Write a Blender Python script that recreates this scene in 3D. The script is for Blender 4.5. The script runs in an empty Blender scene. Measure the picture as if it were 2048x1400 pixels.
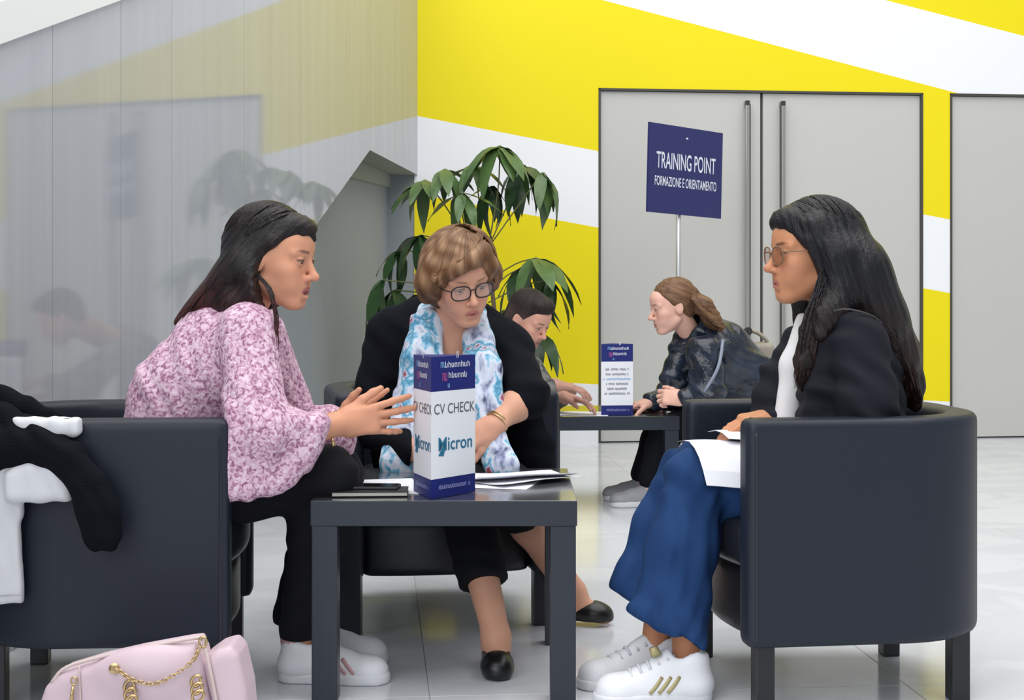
import bpy, bmesh, math, random
import numpy as np
from mathutils import Vector, Matrix

random.seed(7)
rng = np.random.default_rng(7)

# ------------------------------------------------------------------ camera, world, light, exposure
FPX, HZ, HC = 3100.0, 560.0, 1.02          # focal length in pixels, horizon row, eye height (m)
scn = bpy.context.scene
COL = scn.collection
cam_d = bpy.data.cameras.new('camera')
cam_d.sensor_width = 36.0
cam_d.lens = 36.0 * FPX / 2048.0
cam_d.shift_y = -(700.0 - HZ) / 2048.0
cam = bpy.data.objects.new('camera', cam_d)
cam.location = (0, 0, HC)
cam.rotation_euler = (math.pi / 2, 0, 0)
COL.objects.link(cam)
scn.camera = cam

world = bpy.data.worlds.new('world')
scn.world = world
world.use_nodes = True
bg = world.node_tree.nodes['Background']
bg.inputs['Color'].default_value = (0.90, 0.95, 1.0, 1)
bg.inputs['Strength'].default_value = 0.53


def area_light(name, loc, target, size, energy, color=(1, 1, 1)):
    d = bpy.data.lights.new(name, 'AREA')
    d.shape = 'RECTANGLE'
    d.size, d.size_y = size
    d.energy = energy
    d.color = color
    o = bpy.data.objects.new(name, d)
    o.location = loc
    o.rotation_euler = (Vector(target) - Vector(loc)).to_track_quat('-Z', 'Y').to_euler()
    COL.objects.link(o)
    return o


# the glazed roof of the atrium, high above the group, and the glazed front behind the camera
area_light('skylight', (0.4, 4.2, 6.2), (0.3, 5.2, 0), (9, 9), 650, (1.0, 0.985, 0.96))
area_light('front_glazing', (-3.5, -4.5, 4.0), (0.2, 5.0, 0.8), (7, 5), 350, (0.96, 0.98, 1.0))

scn.view_settings.view_transform = 'Standard'
scn.view_settings.look = 'None'
scn.view_settings.gamma = 1.0
scn.view_settings.use_curve_mapping = False
scn.view_settings.exposure = 0.0


# ------------------------------------------------------------------ small helpers
def P(u, v, Y):
    """a point at depth Y seen at photograph pixel (u, v)"""
    return np.array([(u - 1024.0) / FPX * Y, Y, HC - (v - HZ) / FPX * Y])


def lin(r, g, b):
    def f(c):
        c /= 255.0
        return c / 12.92 if c <= 0.04045 else ((c + 0.055) / 1.055) ** 2.4
    return (f(r), f(g), f(b), 1.0)


def nrm(v):
    v = np.asarray(v, float)
    return v / np.linalg.norm(v)


MATS = {}


def mat(name, color=(0.5, 0.5, 0.5, 1), rough=0.5, spec=0.5, metal=0.0, bump=None, vary=None,
        attr=False, sheen=0.0, coat=0.0, ior=None, trans=0.0, sss=0.0, alpha=1.0):
    """principled material. bump=(scale xyz, strength, distance, detail); vary=(scale xyz, amount, color2)"""
    if name in MATS:
        return MATS[name]
    m = bpy.data.materials.new(name)
    m.use_nodes = True
    nt = m.node_tree
    b = nt.nodes['Principled BSDF']
    b.inputs['Base Color'].default_value = color
    b.inputs['Roughness'].default_value = rough
    b.inputs['Specular IOR Level'].default_value = spec
    b.inputs['Metallic'].default_value = metal
    if ior: b.inputs['IOR'].default_value = ior
    b.inputs['Transmission Weight'].default_value = trans
    b.inputs['Alpha'].default_value = alpha
    if sheen:
        b.inputs['Sheen Weight'].default_value = sheen
    if coat:
        b.inputs['Coat Weight'].default_value = coat
        b.inputs['Coat Roughness'].default_value = 0.15
    if sss:
        b.inputs['Subsurface Weight'].default_value = sss
        b.inputs['Subsurface Radius'].default_value = (0.012, 0.005, 0.003)
        b.inputs['Subsurface Scale'].default_value = 0.6
    tc = nt.nodes.new('ShaderNodeTexCoord')
    src = None
    if attr:
        a = nt.nodes.new('ShaderNodeAttribute')
        a.attribute_name = 'col'
        src = a.outputs['Color']
    if vary:
        mp = nt.nodes.new('ShaderNodeMapping')
        mp.inputs['Scale'].default_value = vary[0]
        if len(vary) > 3:
            mp.inputs['Rotation'].default_value = vary[3]
        nt.links.new(tc.outputs['Object'], mp.inputs['Vector'])
        n = nt.nodes.new('ShaderNodeTexNoise')
        n.inputs['Scale'].default_value = 1.0
        n.inputs['Detail'].default_value = 5.0
        nt.links.new(mp.outputs['Vector'], n.inputs['Vector'])
        r = nt.nodes.new('ShaderNodeMapRange')
        r.inputs['From Min'].default_value = 0.35
        r.inputs['From Max'].default_value = 0.65
        r.inputs['To Min'].default_value = 0.0
        r.inputs['To Max'].default_value = vary[1]
        nt.links.new(n.outputs['Fac'], r.inputs['Value'])
        mx = nt.nodes.new('ShaderNodeMix')
        mx.data_type = 'RGBA'
        nt.links.new(r.outputs['Result'], mx.inputs['Factor'])
        if src is not None:
            nt.links.new(src, mx.inputs[6])
        else:
            mx.inputs[6].default_value = color
        mx.inputs[7].default_value = vary[2]
        src = mx.outputs[2]
    if src is not None:
        nt.links.new(src, b.inputs['Base Color'])
    if bump:
        mp = nt.nodes.new('ShaderNodeMapping')
        mp.inputs['Scale'].default_value = bump[0]
        if len(bump) > 4:
            mp.inputs['Rotation'].default_value = bump[4]
        nt.links.new(tc.outputs['Object'], mp.inputs['Vector'])
        n = nt.nodes.new('ShaderNodeTexNoise')
        n.inputs['Scale'].default_value = 1.0
        n.inputs['Detail'].default_value = bump[3]
        nt.links.new(mp.outputs['Vector'], n.inputs['Vector'])
        bp = nt.nodes.new('ShaderNodeBump')
        bp.inputs['Strength'].default_value = bump[1]
        bp.inputs['Distance'].default_value = bump[2]
        nt.links.new(n.outputs['Fac'], bp.inputs['Height'])
        nt.links.new(bp.outputs['Normal'], b.inputs['Normal'])
    MATS[name] = m
    return m


def tag(o, label=None, cat=None, group=None, kind=None):
    if label: o['label'] = label
    if cat: o['category'] = cat
    if group: o['group'] = group
    if kind: o['kind'] = kind
    return o


def thing(name, label, cat, loc=(0, 0, 0), rz=0.0, group=None):
    o = bpy.data.objects.new(name, None)
    o.empty_display_size = 0.1
    COL.objects.link(o)
    o.location = loc
    o.rotation_euler = (0, 0, rz)
    return tag(o, label, cat, group)


def base_of(o):
    """world location of an unrotated chain of parents"""
    l = Vector((0, 0, 0))
    while o is not None:
        l += o.location
        o = o.parent
    return np.array(l)


def mesh_obj(name, verts, faces, m, parent=None, loc=None, smooth=False, col=None, quads=None, local=False, flow=None):
    """verts in world coordinates (unless local=True); the object sits at loc, or shares its parent's origin"""
    verts = np.asarray(verts, dtype=np.float64)
    me = bpy.data.meshes.new(name)
    if not local:
        org = base_of(parent) if parent is not None else np.zeros(3)
        if loc is not None:
            verts = verts - np.asarray(loc, float)
        else:
            verts = verts - org
    if quads is not None:
        nq = len(quads)
        me.vertices.add(len(verts))
        me.vertices.foreach_set('co', verts.astype(np.float32).ravel())
        me.loops.add(nq * 4)
        me.loops.foreach_set('vertex_index', np.asarray(quads, np.int32).ravel())
        me.polygons.add(nq)
        me.polygons.foreach_set('loop_start', np.arange(0, nq * 4, 4, dtype=np.int32))
        me.update(calc_edges=True)
    else:
        me.from_pydata([tuple(v) for v in verts], [], faces)
        me.update()
    if smooth:
        me.polygons.foreach_set('use_smooth', np.ones(len(me.polygons), dtype=bool))
    if col is not None:
        a = me.attributes.new('col', 'FLOAT_COLOR', 'POINT')
        c = np.ones((len(verts), 4), np.float32)
        c[:, :3] = col[:, :3]
        a.data.foreach_set('color', c.ravel())
    if flow is not None:
        a = me.attributes.new('flow', 'FLOAT_VECTOR', 'POINT')
        a.data.foreach_set('vector', flow.astype(np.float32).ravel())
    if m is not None:
        me.materials.append(m)
    o = bpy.data.objects.new(name, me)
    COL.objects.link(o)
    if parent is not None:
        o.parent = parent
        if loc is not None and not local:
            o.location = Vector(np.asarray(loc, float) - base_of(parent))
    elif loc is not None:
        o.location = Vector(loc)
    return o


def bm_obj(name, bm, m, parent=None, loc=None, smooth=False):
    """bmesh given in local coordinates of the parent/loc"""
    me = bpy.data.meshes.new(name)
    bmesh.ops.recalc_face_normals(bm, faces=bm.faces)
    bm.to_mesh(me)
    bm.free()
    if smooth:
        me.polygons.foreach_set('use_smooth', np.ones(len(me.polygons), dtype=bool))
    if m is not None:
        me.materials.append(m)
    o = bpy.data.objects.new(name, me)
    COL.objects.link(o)
    if parent is not None: o.parent = parent
    if loc is not None: o.location = loc
    return o


def add_box(bm, lo, hi, bevel=0.0):
    lo, hi = Vector(lo), Vector(hi)
    r = bmesh.ops.create_cube(bm, size=1.0)
    vs = r['verts']
    for v in vs:
        v.co = Vector(((lo.x + hi.x) / 2 + v.co.x * (hi.x - lo.x), (lo.y + hi.y) / 2 + v.co.y * (hi.y - lo.y),
                       (lo.z + hi.z) / 2 + v.co.z * (hi.z - lo.z)))
    if bevel:
        es = list({e for v in vs for e in v.link_edges})
        bmesh.ops.bevel(bm, geom=es, offset=bevel, segments=2, profile=0.5, affect='EDGES')


def box(name, lo, hi, m, parent=None, bevel=0.0, loc=None):
    bm = bmesh.new()
    add_box(bm, lo, hi, bevel)
    return bm_obj(name, bm, m, parent, loc)


def tube_data(pts, radii, seg=8, closed=False, cap=True, flat=None):
    """verts/faces of a tube along pts; flat=(normal, factor) squeezes it along a direction"""
    pts = [np.asarray(p, float) for p in pts]
    n = len(pts)
    if np.isscalar(radii): radii = [radii] * n
    vs, fs = [], []
    prev = None
    for i in range(n):
        a = pts[i - 1] if (i > 0 or closed) else pts[i]
        b = pts[(i + 1) % n] if (i < n - 1 or closed) else pts[i]
        t = nrm(b - a)
        if prev is None:
            ref = np.array([0, 0, 1.0]) if abs(t[2]) < 0.9 else np.array([1.0, 0, 0])
            s = nrm(np.cross(t, ref))
        else:
            s = nrm(prev - t * np.dot(prev, t))
        prev = s
        w = np.cross(t, s)
        for k in range(seg):
            an = 2 * math.pi * k / seg
            d = s * math.cos(an) + w * math.sin(an)
            if flat is not None:
                nn, fac = flat
                nn = np.asarray(nn, float)
                d = d - nn * np.dot(d, nn) * (1 - fac)
            vs.append(pts[i] + d * radii[i])
    m = n if closed else n - 1
    for i in range(m):
        for k in range(seg):
            a, b = i * seg + k, i * seg + (k + 1) % seg
            c, d = ((i + 1) % n) * seg + (k + 1) % seg, ((i + 1) % n) * seg + k
            fs.append((a, b, c, d))
    if cap and not closed:
        fs.append(tuple(range(seg - 1, -1, -1)))
        fs.append(tuple((n - 1) * seg + k for k in range(seg)))
    return vs, fs


def tube(name, pts, radii, m, parent=None, seg=8, closed=False, flat=None, loc=None):
    vs, fs = tube_data(pts, radii, seg, closed, True, flat)
    return mesh_obj(name, vs, fs, m, parent, loc, smooth=True)


def spline(pts, n=24):
    """Catmull-Rom through pts"""
    p = [np.asarray(q, float) for q in pts]
    p = [2 * p[0] - p[1]] + p + [2 * p[-1] - p[-2]]
    out = []
    segs = len(p) - 3
    for i in range(n + 1):
        t = i / n * segs
        k = min(int(t), segs - 1)
        t -= k
        a, b, c, d = p[k], p[k + 1], p[k + 2], p[k + 3]
        out.append(0.5 * ((2 * b) + (-a + c) * t + (2 * a - 5 * b + 4 * c - d) * t * t + (-a + 3 * b - 3 * c + d) * t ** 3))
    return out


def text_mesh(name, body, size, m, parent, origin, xdir, ydir, align='CENTER', sx=1.0, off=0.0008, bold=0.0):
    """flat lettering in the plane spanned by xdir, ydir (world directions)"""
    cu = bpy.data.curves.new(name, 'FONT')
    cu.body = body
    cu.size = size
    cu.align_x = align
    cu.align_y = 'CENTER'
    cu.offset = bold
    o = bpy.data.objects.new(name, cu)
    COL.objects.link(o)
    dg = bpy.context.evaluated_depsgraph_get()
    me = bpy.data.meshes.new_from_object(o.evaluated_get(dg))
    bpy.data.objects.remove(o)
    xdir, ydir = nrm(xdir), nrm(ydir)
    n = np.cross(xdir, ydir)
    base = base_of(parent)
    origin = np.asarray(origin, float)
    for v in me.vertices:
        w = origin + xdir * v.co.x * sx + ydir * v.co.y + n * off - base
        v.co = Vector(w)
    me.materials.clear()
    me.materials.append(m)
    o = bpy.data.objects.new(name, me)
    COL.objects.link(o)
    o.parent = parent
    return o


# ------------------------------------------------------------------ implicit surfaces (for bodies, cloth, upholstery)
class Sdf:
    def __init__(self, off=0.0):
        self.ops = []
        self.off = off

    def _add(self, f, lo, hi, k, op):
        self.ops.append((f, np.asarray(lo, float), np.asarray(hi, float), k, op))
        return self

    def cap(self, a, b, ra, rb=None, k=0.02, op='u', n=None, fl=1.0):
        rb = ra if rb is None else rb
        a, b = np.asarray(a, float), np.asarray(b, float)
        r = max(ra, rb)
        ab = b - a
        L2 = max(float(ab @ ab), 1e-12)
        nn = None if n is None else nrm(n)

        def f(x, y, z):
            px, py, pz = x - a[0], y - a[1], z - a[2]
            t = np.clip((px * ab[0] + py * ab[1] + pz * ab[2]) / L2, 0, 1)
            wx, wy, wz = px - t * ab[0], py - t * ab[1], pz - t * ab[2]
            d2 = wx * wx + wy * wy + wz * wz
            if nn is not None:
                q = wx * nn[0] + wy * nn[1] + wz * nn[2]
                d2 = d2 + (fl * fl - 1.0) * q * q
            return np.sqrt(d2) - (ra + (rb - ra) * t)
        rr = r if fl >= 1 else r / fl
        return self._add(f, np.minimum(a, b) - rr, np.maximum(a, b) + rr, k, op)

    def chain(self, pts, rs, k=0.02, op='u', n=None, fl=1.0):
        if np.isscalar(rs): rs = [rs] * len(pts)
        for i in range(len(pts) - 1):
            self.cap(pts[i], pts[i + 1], rs[i], rs[i + 1], k, op, n, fl)
        return self

    def ell(self, c, r, R=None, k=0.02, op='u'):
        c, r = np.asarray(c, float), np.asarray(r, float)
        R = np.eye(3) if R is None else np.asarray(R, float)
        ext = np.sqrt(((R * r[None, :]) ** 2).sum(1))

        def f(x, y, z):
            px, py, pz = x - c[0], y - c[1], z - c[2]
            q = [px * R[0, i] + py * R[1, i] + pz * R[2, i] for i in range(3)]
            k0 = np.sqrt(sum((q[i] / r[i]) ** 2 for i in range(3)))
            k1 = np.sqrt(sum((q[i] / r[i] ** 2) ** 2 for i in range(3)))
            return k0 * (k0 - 1.0) / np.maximum(k1, 1e-6)
        return self._add(f, c - ext, c + ext, k, op)

    def rbox(self, c, h, r, R=None, k=0.01, op='u'):
        c, h = np.asarray(c, float), np.asarray(h, float)
        R = np.eye(3) if R is None else np.asarray(R, float)
        ext = np.abs(R) @ h

        def f(x, y, z):
            px, py, pz = x - c[0], y - c[1], z - c[2]
            q = [np.abs(px * R[0, i] + py * R[1, i] + pz * R[2, i]) - (h[i] - r) for i in range(3)]
            out = np.sqrt(sum(np.maximum(t, 0) ** 2 for t in q))
            return out + np.minimum(np.maximum(np.maximum(q[0], q[1]), q[2]), 0) - r
        return self._add(f, c - ext, c + ext, k, op)

    def half(self, p, n, k=0.006, op='i', lo=None, hi=None):
        """keep (op i) the side against n of the plane through p; with a box, only there"""
        p, n = np.asarray(p, float), nrm(n)

        def f(x, y, z):
            return (x - p[0]) * n[0] + (y - p[1]) * n[1] + (z - p[2]) * n[2]
        return self._add(f, [-99] * 3 if lo is None else lo, [99] * 3 if hi is None else hi, k, op)

    def fun(self, f, lo, hi, k=0.01, op='u'):
        return self._add(f, lo, hi, k, op)

    def bounds(self):
        lo = np.min([o[1] for o in self.ops if o[4] == 'u'], axis=0)
        hi = np.max([o[2] for o in self.ops if o[4] == 'u'], axis=0)
        return lo - self.off - 0.012, hi + self.off + 0.012

    def field(self, xs, ys, zs):
        F = np.full((len(xs), len(ys), len(zs)), 1.0, np.float32)
        X, Y, Z = xs.astype(np.float32), ys.astype(np.float32), zs.astype(np.float32)
        for f, lo, hi, k, op in self.ops:
            pad = k + 0.03 + self.off
            if op in 'd':
                pad = k + 0.002
            sl = []
            for ax, l, h in ((xs, lo[0], hi[0]), (ys, lo[1], hi[1]), (zs, lo[2], hi[2])):
                i0 = int(np.searchsorted(ax, l - pad))
                i1 = int(np.searchsorted(ax, h + pad))
                sl.append(slice(max(i0 - 1, 0), min(i1 + 1, len(ax))))
            if any(s.stop - s.start <= 0 for s in sl):
                continue
            d = f(X[sl[0], None, None], Y[None, sl[1], None], Z[None, None, sl[2]]).astype(np.float32)
            G = F[sl[0], sl[1], sl[2]]
            if op == 'u':
                h = np.clip(0.5 + 0.5 * (G - d) / k, 0, 1)
                F[sl[0], sl[1], sl[2]] = G + (d - G) * h - k * h * (1 - h)
            elif op == 's':        # subtract
                h = np.clip(0.5 - 0.5 * (G + d) / k, 0, 1)
                F[sl[0], sl[1], sl[2]] = G + (-d - G) * h + k * h * (1 - h)
            elif op == 'i':
                h = np.clip(0.5 - 0.5 * (d - G) / k, 0, 1)
                F[sl[0], sl[1], sl[2]] = d + (G - d) * h + k * h * (1 - h)
            elif op == 'd':        # displace
                F[sl[0], sl[1], sl[2]] = G + d
        return F - np.float32(self.off)

    def mesh(self, res, fine=None, fine_boxes=(), smooth=1):
        lo, hi = self.bounds()
        axes = []
        for a in range(3):
            iv = sorted((b[0][a], b[1][a]) for b in fine_boxes)
            c, out = lo[a], []
            while c < hi[a] + res:
                out.append(c)
                c += fine if any(p - res <= c <= q for p, q in iv) else res
            axes.append(np.array(out))
        return surface_nets(self.field(*axes), axes, smooth)


def surface_nets(F, axes, smooth=1):
    xs, ys, zs = axes
    S = F < 0
    nx, ny, nz = F.shape
    c = np.zeros((nx - 1, ny - 1, nz - 1), np.int8)
    for i in (0, 1):
        for j in (0, 1):
            for k in (0, 1):
                c += S[i:nx - 1 + i, j:ny - 1 + j, k:nz - 1 + k]
    act = (c > 0) & (c < 8)
    I, J, K = np.nonzero(act)
    idx = np.full(act.shape, -1, np.int32)
    idx[I, J, K] = np.arange(len(I))
    corners = [(0, 0, 0), (1, 0, 0), (0, 1, 0), (1, 1, 0), (0, 0, 1), (1, 0, 1), (0, 1, 1), (1, 1, 1)]
    val = [F[I + a, J + b, K + d].astype(np.float64) for a, b, d in corners]
    pos = [np.stack([xs[I + a], ys[J + b], zs[K + d]], 1) for a, b, d in corners]
    acc = np.zeros((len(I), 3))
    cnt = np.zeros(len(I))
    for a, b in ((0, 1), (2, 3), (4, 5), (6, 7), (0, 2), (1, 3), (4, 6), (5, 7), (0, 4), (1, 5), (2, 6), (3, 7)):
        m = (val[a] < 0) != (val[b] < 0)
        t = np.where(m, val[a] / np.where(m, val[a] - val[b], 1), 0)[:, None]
        acc += np.where(m[:, None], pos[a] + (pos[b] - pos[a]) * t, 0)
        cnt += m
    V = acc / cnt[:, None]
    Q = []
    for ax in range(3):
        A = [slice(None)] * 3
        B = [slice(None)] * 3
        A[ax], B[ax] = slice(0, -1), slice(1, None)
        o1, o2 = [(1, 2), (2, 0), (0, 1)][ax]
        ch = S[tuple(A)] != S[tuple(B)]
        ii = list(np.nonzero(ch))
        ok = (ii[o1] > 0) & (ii[o2] > 0) & (ii[o1] < F.shape[o1] - 1) & (ii[o2] < F.shape[o2] - 1)
        ii = [q[ok] for q in ii]
        ins = S[tuple(A)][tuple(ii)]

        def cell(d1, d2):
            q = [ii[0].copy(), ii[1].copy(), ii[2].copy()]
            q[o1] = q[o1] - d1
            q[o2] = q[o2] - d2
            return idx[q[0], q[1], q[2]]
        quad = np.stack([cell(1, 1), cell(0, 1), cell(0, 0), cell(1, 0)], 1)
        quad[~ins] = quad[~ins][:, ::-1]
        Q.append(quad)
    Q = np.concatenate(Q)
    Q = Q[(Q >= 0).all(1)]
    for _ in range(smooth):
        a = np.concatenate([Q[:, 0], Q[:, 1], Q[:, 2], Q[:, 3]])
        b = np.concatenate([Q[:, 1], Q[:, 2], Q[:, 3], Q[:, 0]])
        n = np.bincount(a, minlength=len(V)) + np.bincount(b, minlength=len(V))
        N = np.stack([np.bincount(a, V[b, q], len(V)) + np.bincount(b, V[a, q], len(V)) for q in range(3)], 1)
        V = V * 0.4 + N / np.maximum(n, 1)[:, None] * 0.6
    return V, Q


def sdf_obj(name, s, m, parent=None, res=0.007, smooth=1, col=None, fine=None, fine_boxes=(), loc=None, flow=None):
    V, Q = s.mesh(res, fine, fine_boxes, smooth)
    c = col(V) if col is not None else None
    return mesh_obj(name, V, None, m, parent, loc, smooth=True, col=c, quads=Q, flow=None if flow is None else flow(V))


def basis(f, up=(0, 0, 1), roll=0.0):
    """columns: forward, left, up"""
    f = nrm(f)
    l = nrm(np.cross(up, f))
    u = np.cross(f, l)
    if roll:
        c, s = math.cos(roll), math.sin(roll)
        l, u = l * c + u * s, u * c - l * s
    return np.stack([f, l, u], 1)
# ------------------------------------------------------------------ the setting
YAW = math.radians(7.0)
CORNER = np.array([-0.582, 9.551])
E_ = np.array([math.cos(YAW), math.sin(YAW)])           # along the back wall, to the right
N_ = np.array([math.sin(YAW), -math.cos(YAW)])          # out of the back wall, into the room


def on_back(u, v):
    """photograph pixel -> (distance along the back wall from the corner, height)"""
    dx = (u - 1024.0) / FPX
    Y = (CORNER @ N_) / (dx * N_[0] + N_[1])
    p = np.array([dx * Y, Y])
    return float((p - CORNER) @ E_), HC - (v - HZ) / FPX * Y


def bw(t, z, out=0.0):
    p = CORNER + E_ * t + N_ * out
    return (p[0], p[1], z)


def prism(name, outline, d0, d1, place, m, parent=None, kind=None):
    """outline of (a, b) points swept from depth d0 to d1; place(a, b, d) gives the world point"""
    n = len(outline)
    vs = [place(a, b, d0) for a, b in outline] + [place(a, b, d1) for a, b in outline]
    fs = [tuple(range(n)), tuple(range(2 * n - 1, n - 1, -1))]
    for i in range(n):
        j = (i + 1) % n
        fs.append((i, i + n, j + n, j))
    bm = bmesh.new()
    base = base_of(parent) if parent is not None else np.zeros(3)
    bv = [bm.verts.new(Vector(np.asarray(v) - base)) for v in vs]
    for f in fs: bm.faces.new([bv[i] for i in f])
    o = bm_obj(name, bm, m, parent)
    if kind: tag(o, kind=kind)
    return o


# painted back wall: white with slanted yellow bands, cut by straight lines in the plane of the wall
def wall_paint():
    m = bpy.data.materials.new('wall_paint')
    m.use_nodes = True
    nt = m.node_tree
    b = nt.nodes['Principled BSDF']
    b.inputs['Roughness'].default_value = 0.55
    b.inputs['Specular IOR Level'].default_value = 0.3
    tc = nt.nodes.new('ShaderNodeTexCoord')
    sp = nt.nodes.new('ShaderNodeSeparateXYZ')
    nt.links.new(tc.outputs['Object'], sp.inputs[0])       # object x = along the wall, z = height

    def below(p, q):
        (t0, z0), (t1, z1) = on_back(*p), on_back(*q)
        s = (z1 - z0) / (t1 - t0)
        mu = nt.nodes.new('ShaderNodeMath'); mu.operation = 'MULTIPLY_ADD'
        nt.links.new(sp.outputs['X'], mu.inputs[0])
        mu.inputs[1].default_value = s
        mu.inputs[2].default_value = z0 - s * t0
        lt = nt.nodes.new('ShaderNodeMath'); lt.operation = 'LESS_THAN'
        nt.links.new(sp.outputs['Z'], lt.inputs[0])
        nt.links.new(mu.outputs[0], lt.inputs[1])
        return lt.outputs[0]
    l0 = below((1770, 0), (2048, 72))
    l1 = below((1205, 0), (1895, 181))
    l2 = below((835, 232), (1195, 302))
    l3 = below((835, 388), (1195, 455))
    l4 = below((1140, 766), (1874, 802))
    tot = l0
    # sum of "below" tests: odd/even decides the band
    for s in (l1, l2, l3, l4):
        ad = nt.nodes.new('ShaderNodeMath'); ad.operation = 'ADD'
        nt.links.new(tot, ad.inputs[0]); nt.links.new(s, ad.inputs[1])
        tot = ad.outputs[0]
    md = nt.nodes.new('ShaderNodeMath'); md.operation = 'MODULO'
    nt.links.new(tot, md.inputs[0]); md.inputs[1].default_value = 2.0
    lt = nt.nodes.new('ShaderNodeMath'); lt.operation = 'LESS_THAN'
    nt.links.new(md.outputs[0], lt.inputs[0]); lt.inputs[1].default_value = 0.5
    mx = nt.nodes.new('ShaderNodeMix'); mx.data_type = 'RGBA'
    nt.links.new(lt.outputs[0], mx.inputs['Factor'])
    mx.inputs[6].default_value = (0.86, 0.87, 0.90, 1)
    mx.inputs[7].default_value = (0.84, 0.70, 0.004, 1)
    nt.links.new(mx.outputs[2], b.inputs['Base Color'])
    return m


M_paint = wall_paint()
T0, Z_DOOR = on_back(1197, 176)
T1 = on_back(1846, 186)[0]
TM = on_back(1525, 300)[0]
T2 = on_back(1900, 400)[0]
WALL_H, WALL_L = 4.6, 7.5
# wall_back is modelled in its own frame: x along the wall, -y into the room
wb = bpy.data.objects.new('wall_back', bpy.data.meshes.new('wall_back'))
COL.objects.link(wb)
bm = bmesh.new()


def wquad(t0, t1, z0, z1, y=0.0):
    bm.faces.new([bm.verts.new((t0, y, z0)), bm.verts.new((t1, y, z0)), bm.verts.new((t1, y, z1)), bm.verts.new((t0, y, z1))])


T3 = T2 + (T1 - T0)
D_REC = 0.05
for a, b_, z0 in ((-0.02, T0, 0), (T0, T1, Z_DOOR), (T1, T2, 0), (T2, T3, Z_DOOR), (T3, WALL_L, 0)):
    add_box(bm, (a, 0, z0), (b_, 0.12, WALL_H))
bmesh.ops.remove_doubles(bm, verts=bm.verts, dist=1e-5)
bmesh.ops.recalc_face_normals(bm, faces=bm.faces)
bm.to_mesh(wb.data)
bm.free()
wb.data.materials.append(M_paint)
wb.location = (CORNER[0], CORNER[1], 0)
wb.rotation_euler = (0, 0, YAW)
tag(wb, kind='structure', label='white wall with slanted bright yellow bands behind the doors')

M_door = mat('door_laminate', (0.545, 0.54, 0.515, 1), 0.30, 0.5, vary=((0.6, 0.6, 0.6), 0.3, (0.50, 0.495, 0.475, 1)))
M_dark = mat('dark_metal', (0.03, 0.03, 0.03, 1), 0.4)
M_handle = mat('brushed_steel', (0.42, 0.41, 0.38, 1), 0.32, metal=0.85)
M_frame = mat('door_frame', (0.055, 0.052, 0.045, 1), 0.5)


def wall_box(name, t0, t1, z0, z1, y0, y1, m, parent=None, bevel=0.0):
    o = box(name, (t0, y0, z0), (t1, y1, z1), m, parent, bevel)
    if parent is None:
        o.location = wb.location
        o.rotation_euler = wb.rotation_euler
    return o


# the reveal around each opening, coloured dark as its shadow gap, then the leaves standing in it
for i, (a, b_) in enumerate(((T0, T1), (T2, T3))):
    bm = bmesh.new()
    add_box(bm, (a, 0.07, 0), (b_, 0.118, Z_DOOR))
    add_box(bm, (a, -0.004, 0), (a + 0.014, 0.07, Z_DOOR))
    add_box(bm, (b_ - 0.014, -0.004, 0), (b_, 0.07, Z_DOOR))
    add_box(bm, (a, -0.004, Z_DOOR - 0.014), (b_, 0.07, Z_DOOR))
    fr = bm_obj('trim_%d' % (i + 1), bm, M_frame, None, wb.location)
    fr.rotation_euler = wb.rotation_euler
    tag(fr, kind='structure')
leaves = [(T0 + 0.014, TM - 0.009, 1), (TM + 0.009, T1 - 0.014, -1), (T2 + 0.014, (T2 + T3) / 2 - 0.006, 1), ((T2 + T3) / 2 + 0.006, T3 - 0.014, -1)]
ZH0, ZH1 = on_back(1492, 700)[1], on_back(1492, 203)[1]
for i, (a, b_, s) in enumerate(leaves):
    d = wall_box('door_%d' % (i + 1), a, b_, 0.008, Z_DOOR - 0.016, 0.018, 0.068, M_door, bevel=0.002)
    tag(d, kind='structure')
    th = (on_back(1492, 300)[0] if i == 0 else on_back(1563, 300)[0]) if i < 2 else (b_ - 0.1 if s > 0 else a + 0.1)
    hb = bmesh.new()
    add_box(hb, (th - 0.012, -0.045, ZH0), (th + 0.012, -0.02, ZH1), 0.003)
    add_box(hb, (th - 0.010, -0.022, ZH0 + 0.0), (th + 0.010, 0.02, ZH0 + 0.03))
    add_box(hb, (th - 0.010, -0.022, ZH1 - 0.03), (th + 0.010, 0.02, ZH1))
    bm_obj('handle', hb, M_handle, d)
    cb = bmesh.new()
    add_box(cb, (th - 0.0125, -0.0455, ZH1 - 0.028), (th + 0.0125, -0.0195, ZH1 + 0.002))
    add_box(cb, (th + 0.012 * s - 0.003, -0.044, ZH0), (th + 0.012 * s + 0.006, -0.01, ZH1 - 0.02))
    bm_obj('handle_cap', cb, M_dark, d)

# left wall: polished panels, cut out under a stair flight
A_L = math.radians(261.5)
L_ = np.array([math.cos(A_L), math.sin(A_L)])            # from the corner towards the camera
LN = np.array([-math.sin(A_L), math.cos(A_L)])           # into the room
if LN[0] < 0: LN = -LN


def on_left(u, v):
    dx = (u - 1024.0) / FPX
    Y = (CORNER @ LN) / (dx * LN[0] + LN[1])
    p = np.array([dx * Y, Y])
    return float((p - CORNER) @ L_), HC - (v - HZ) / FPX * Y


def lw(a, b, d):
    p = CORNER + L_ * a + LN * d
    return (p[0], p[1], b)


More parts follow.
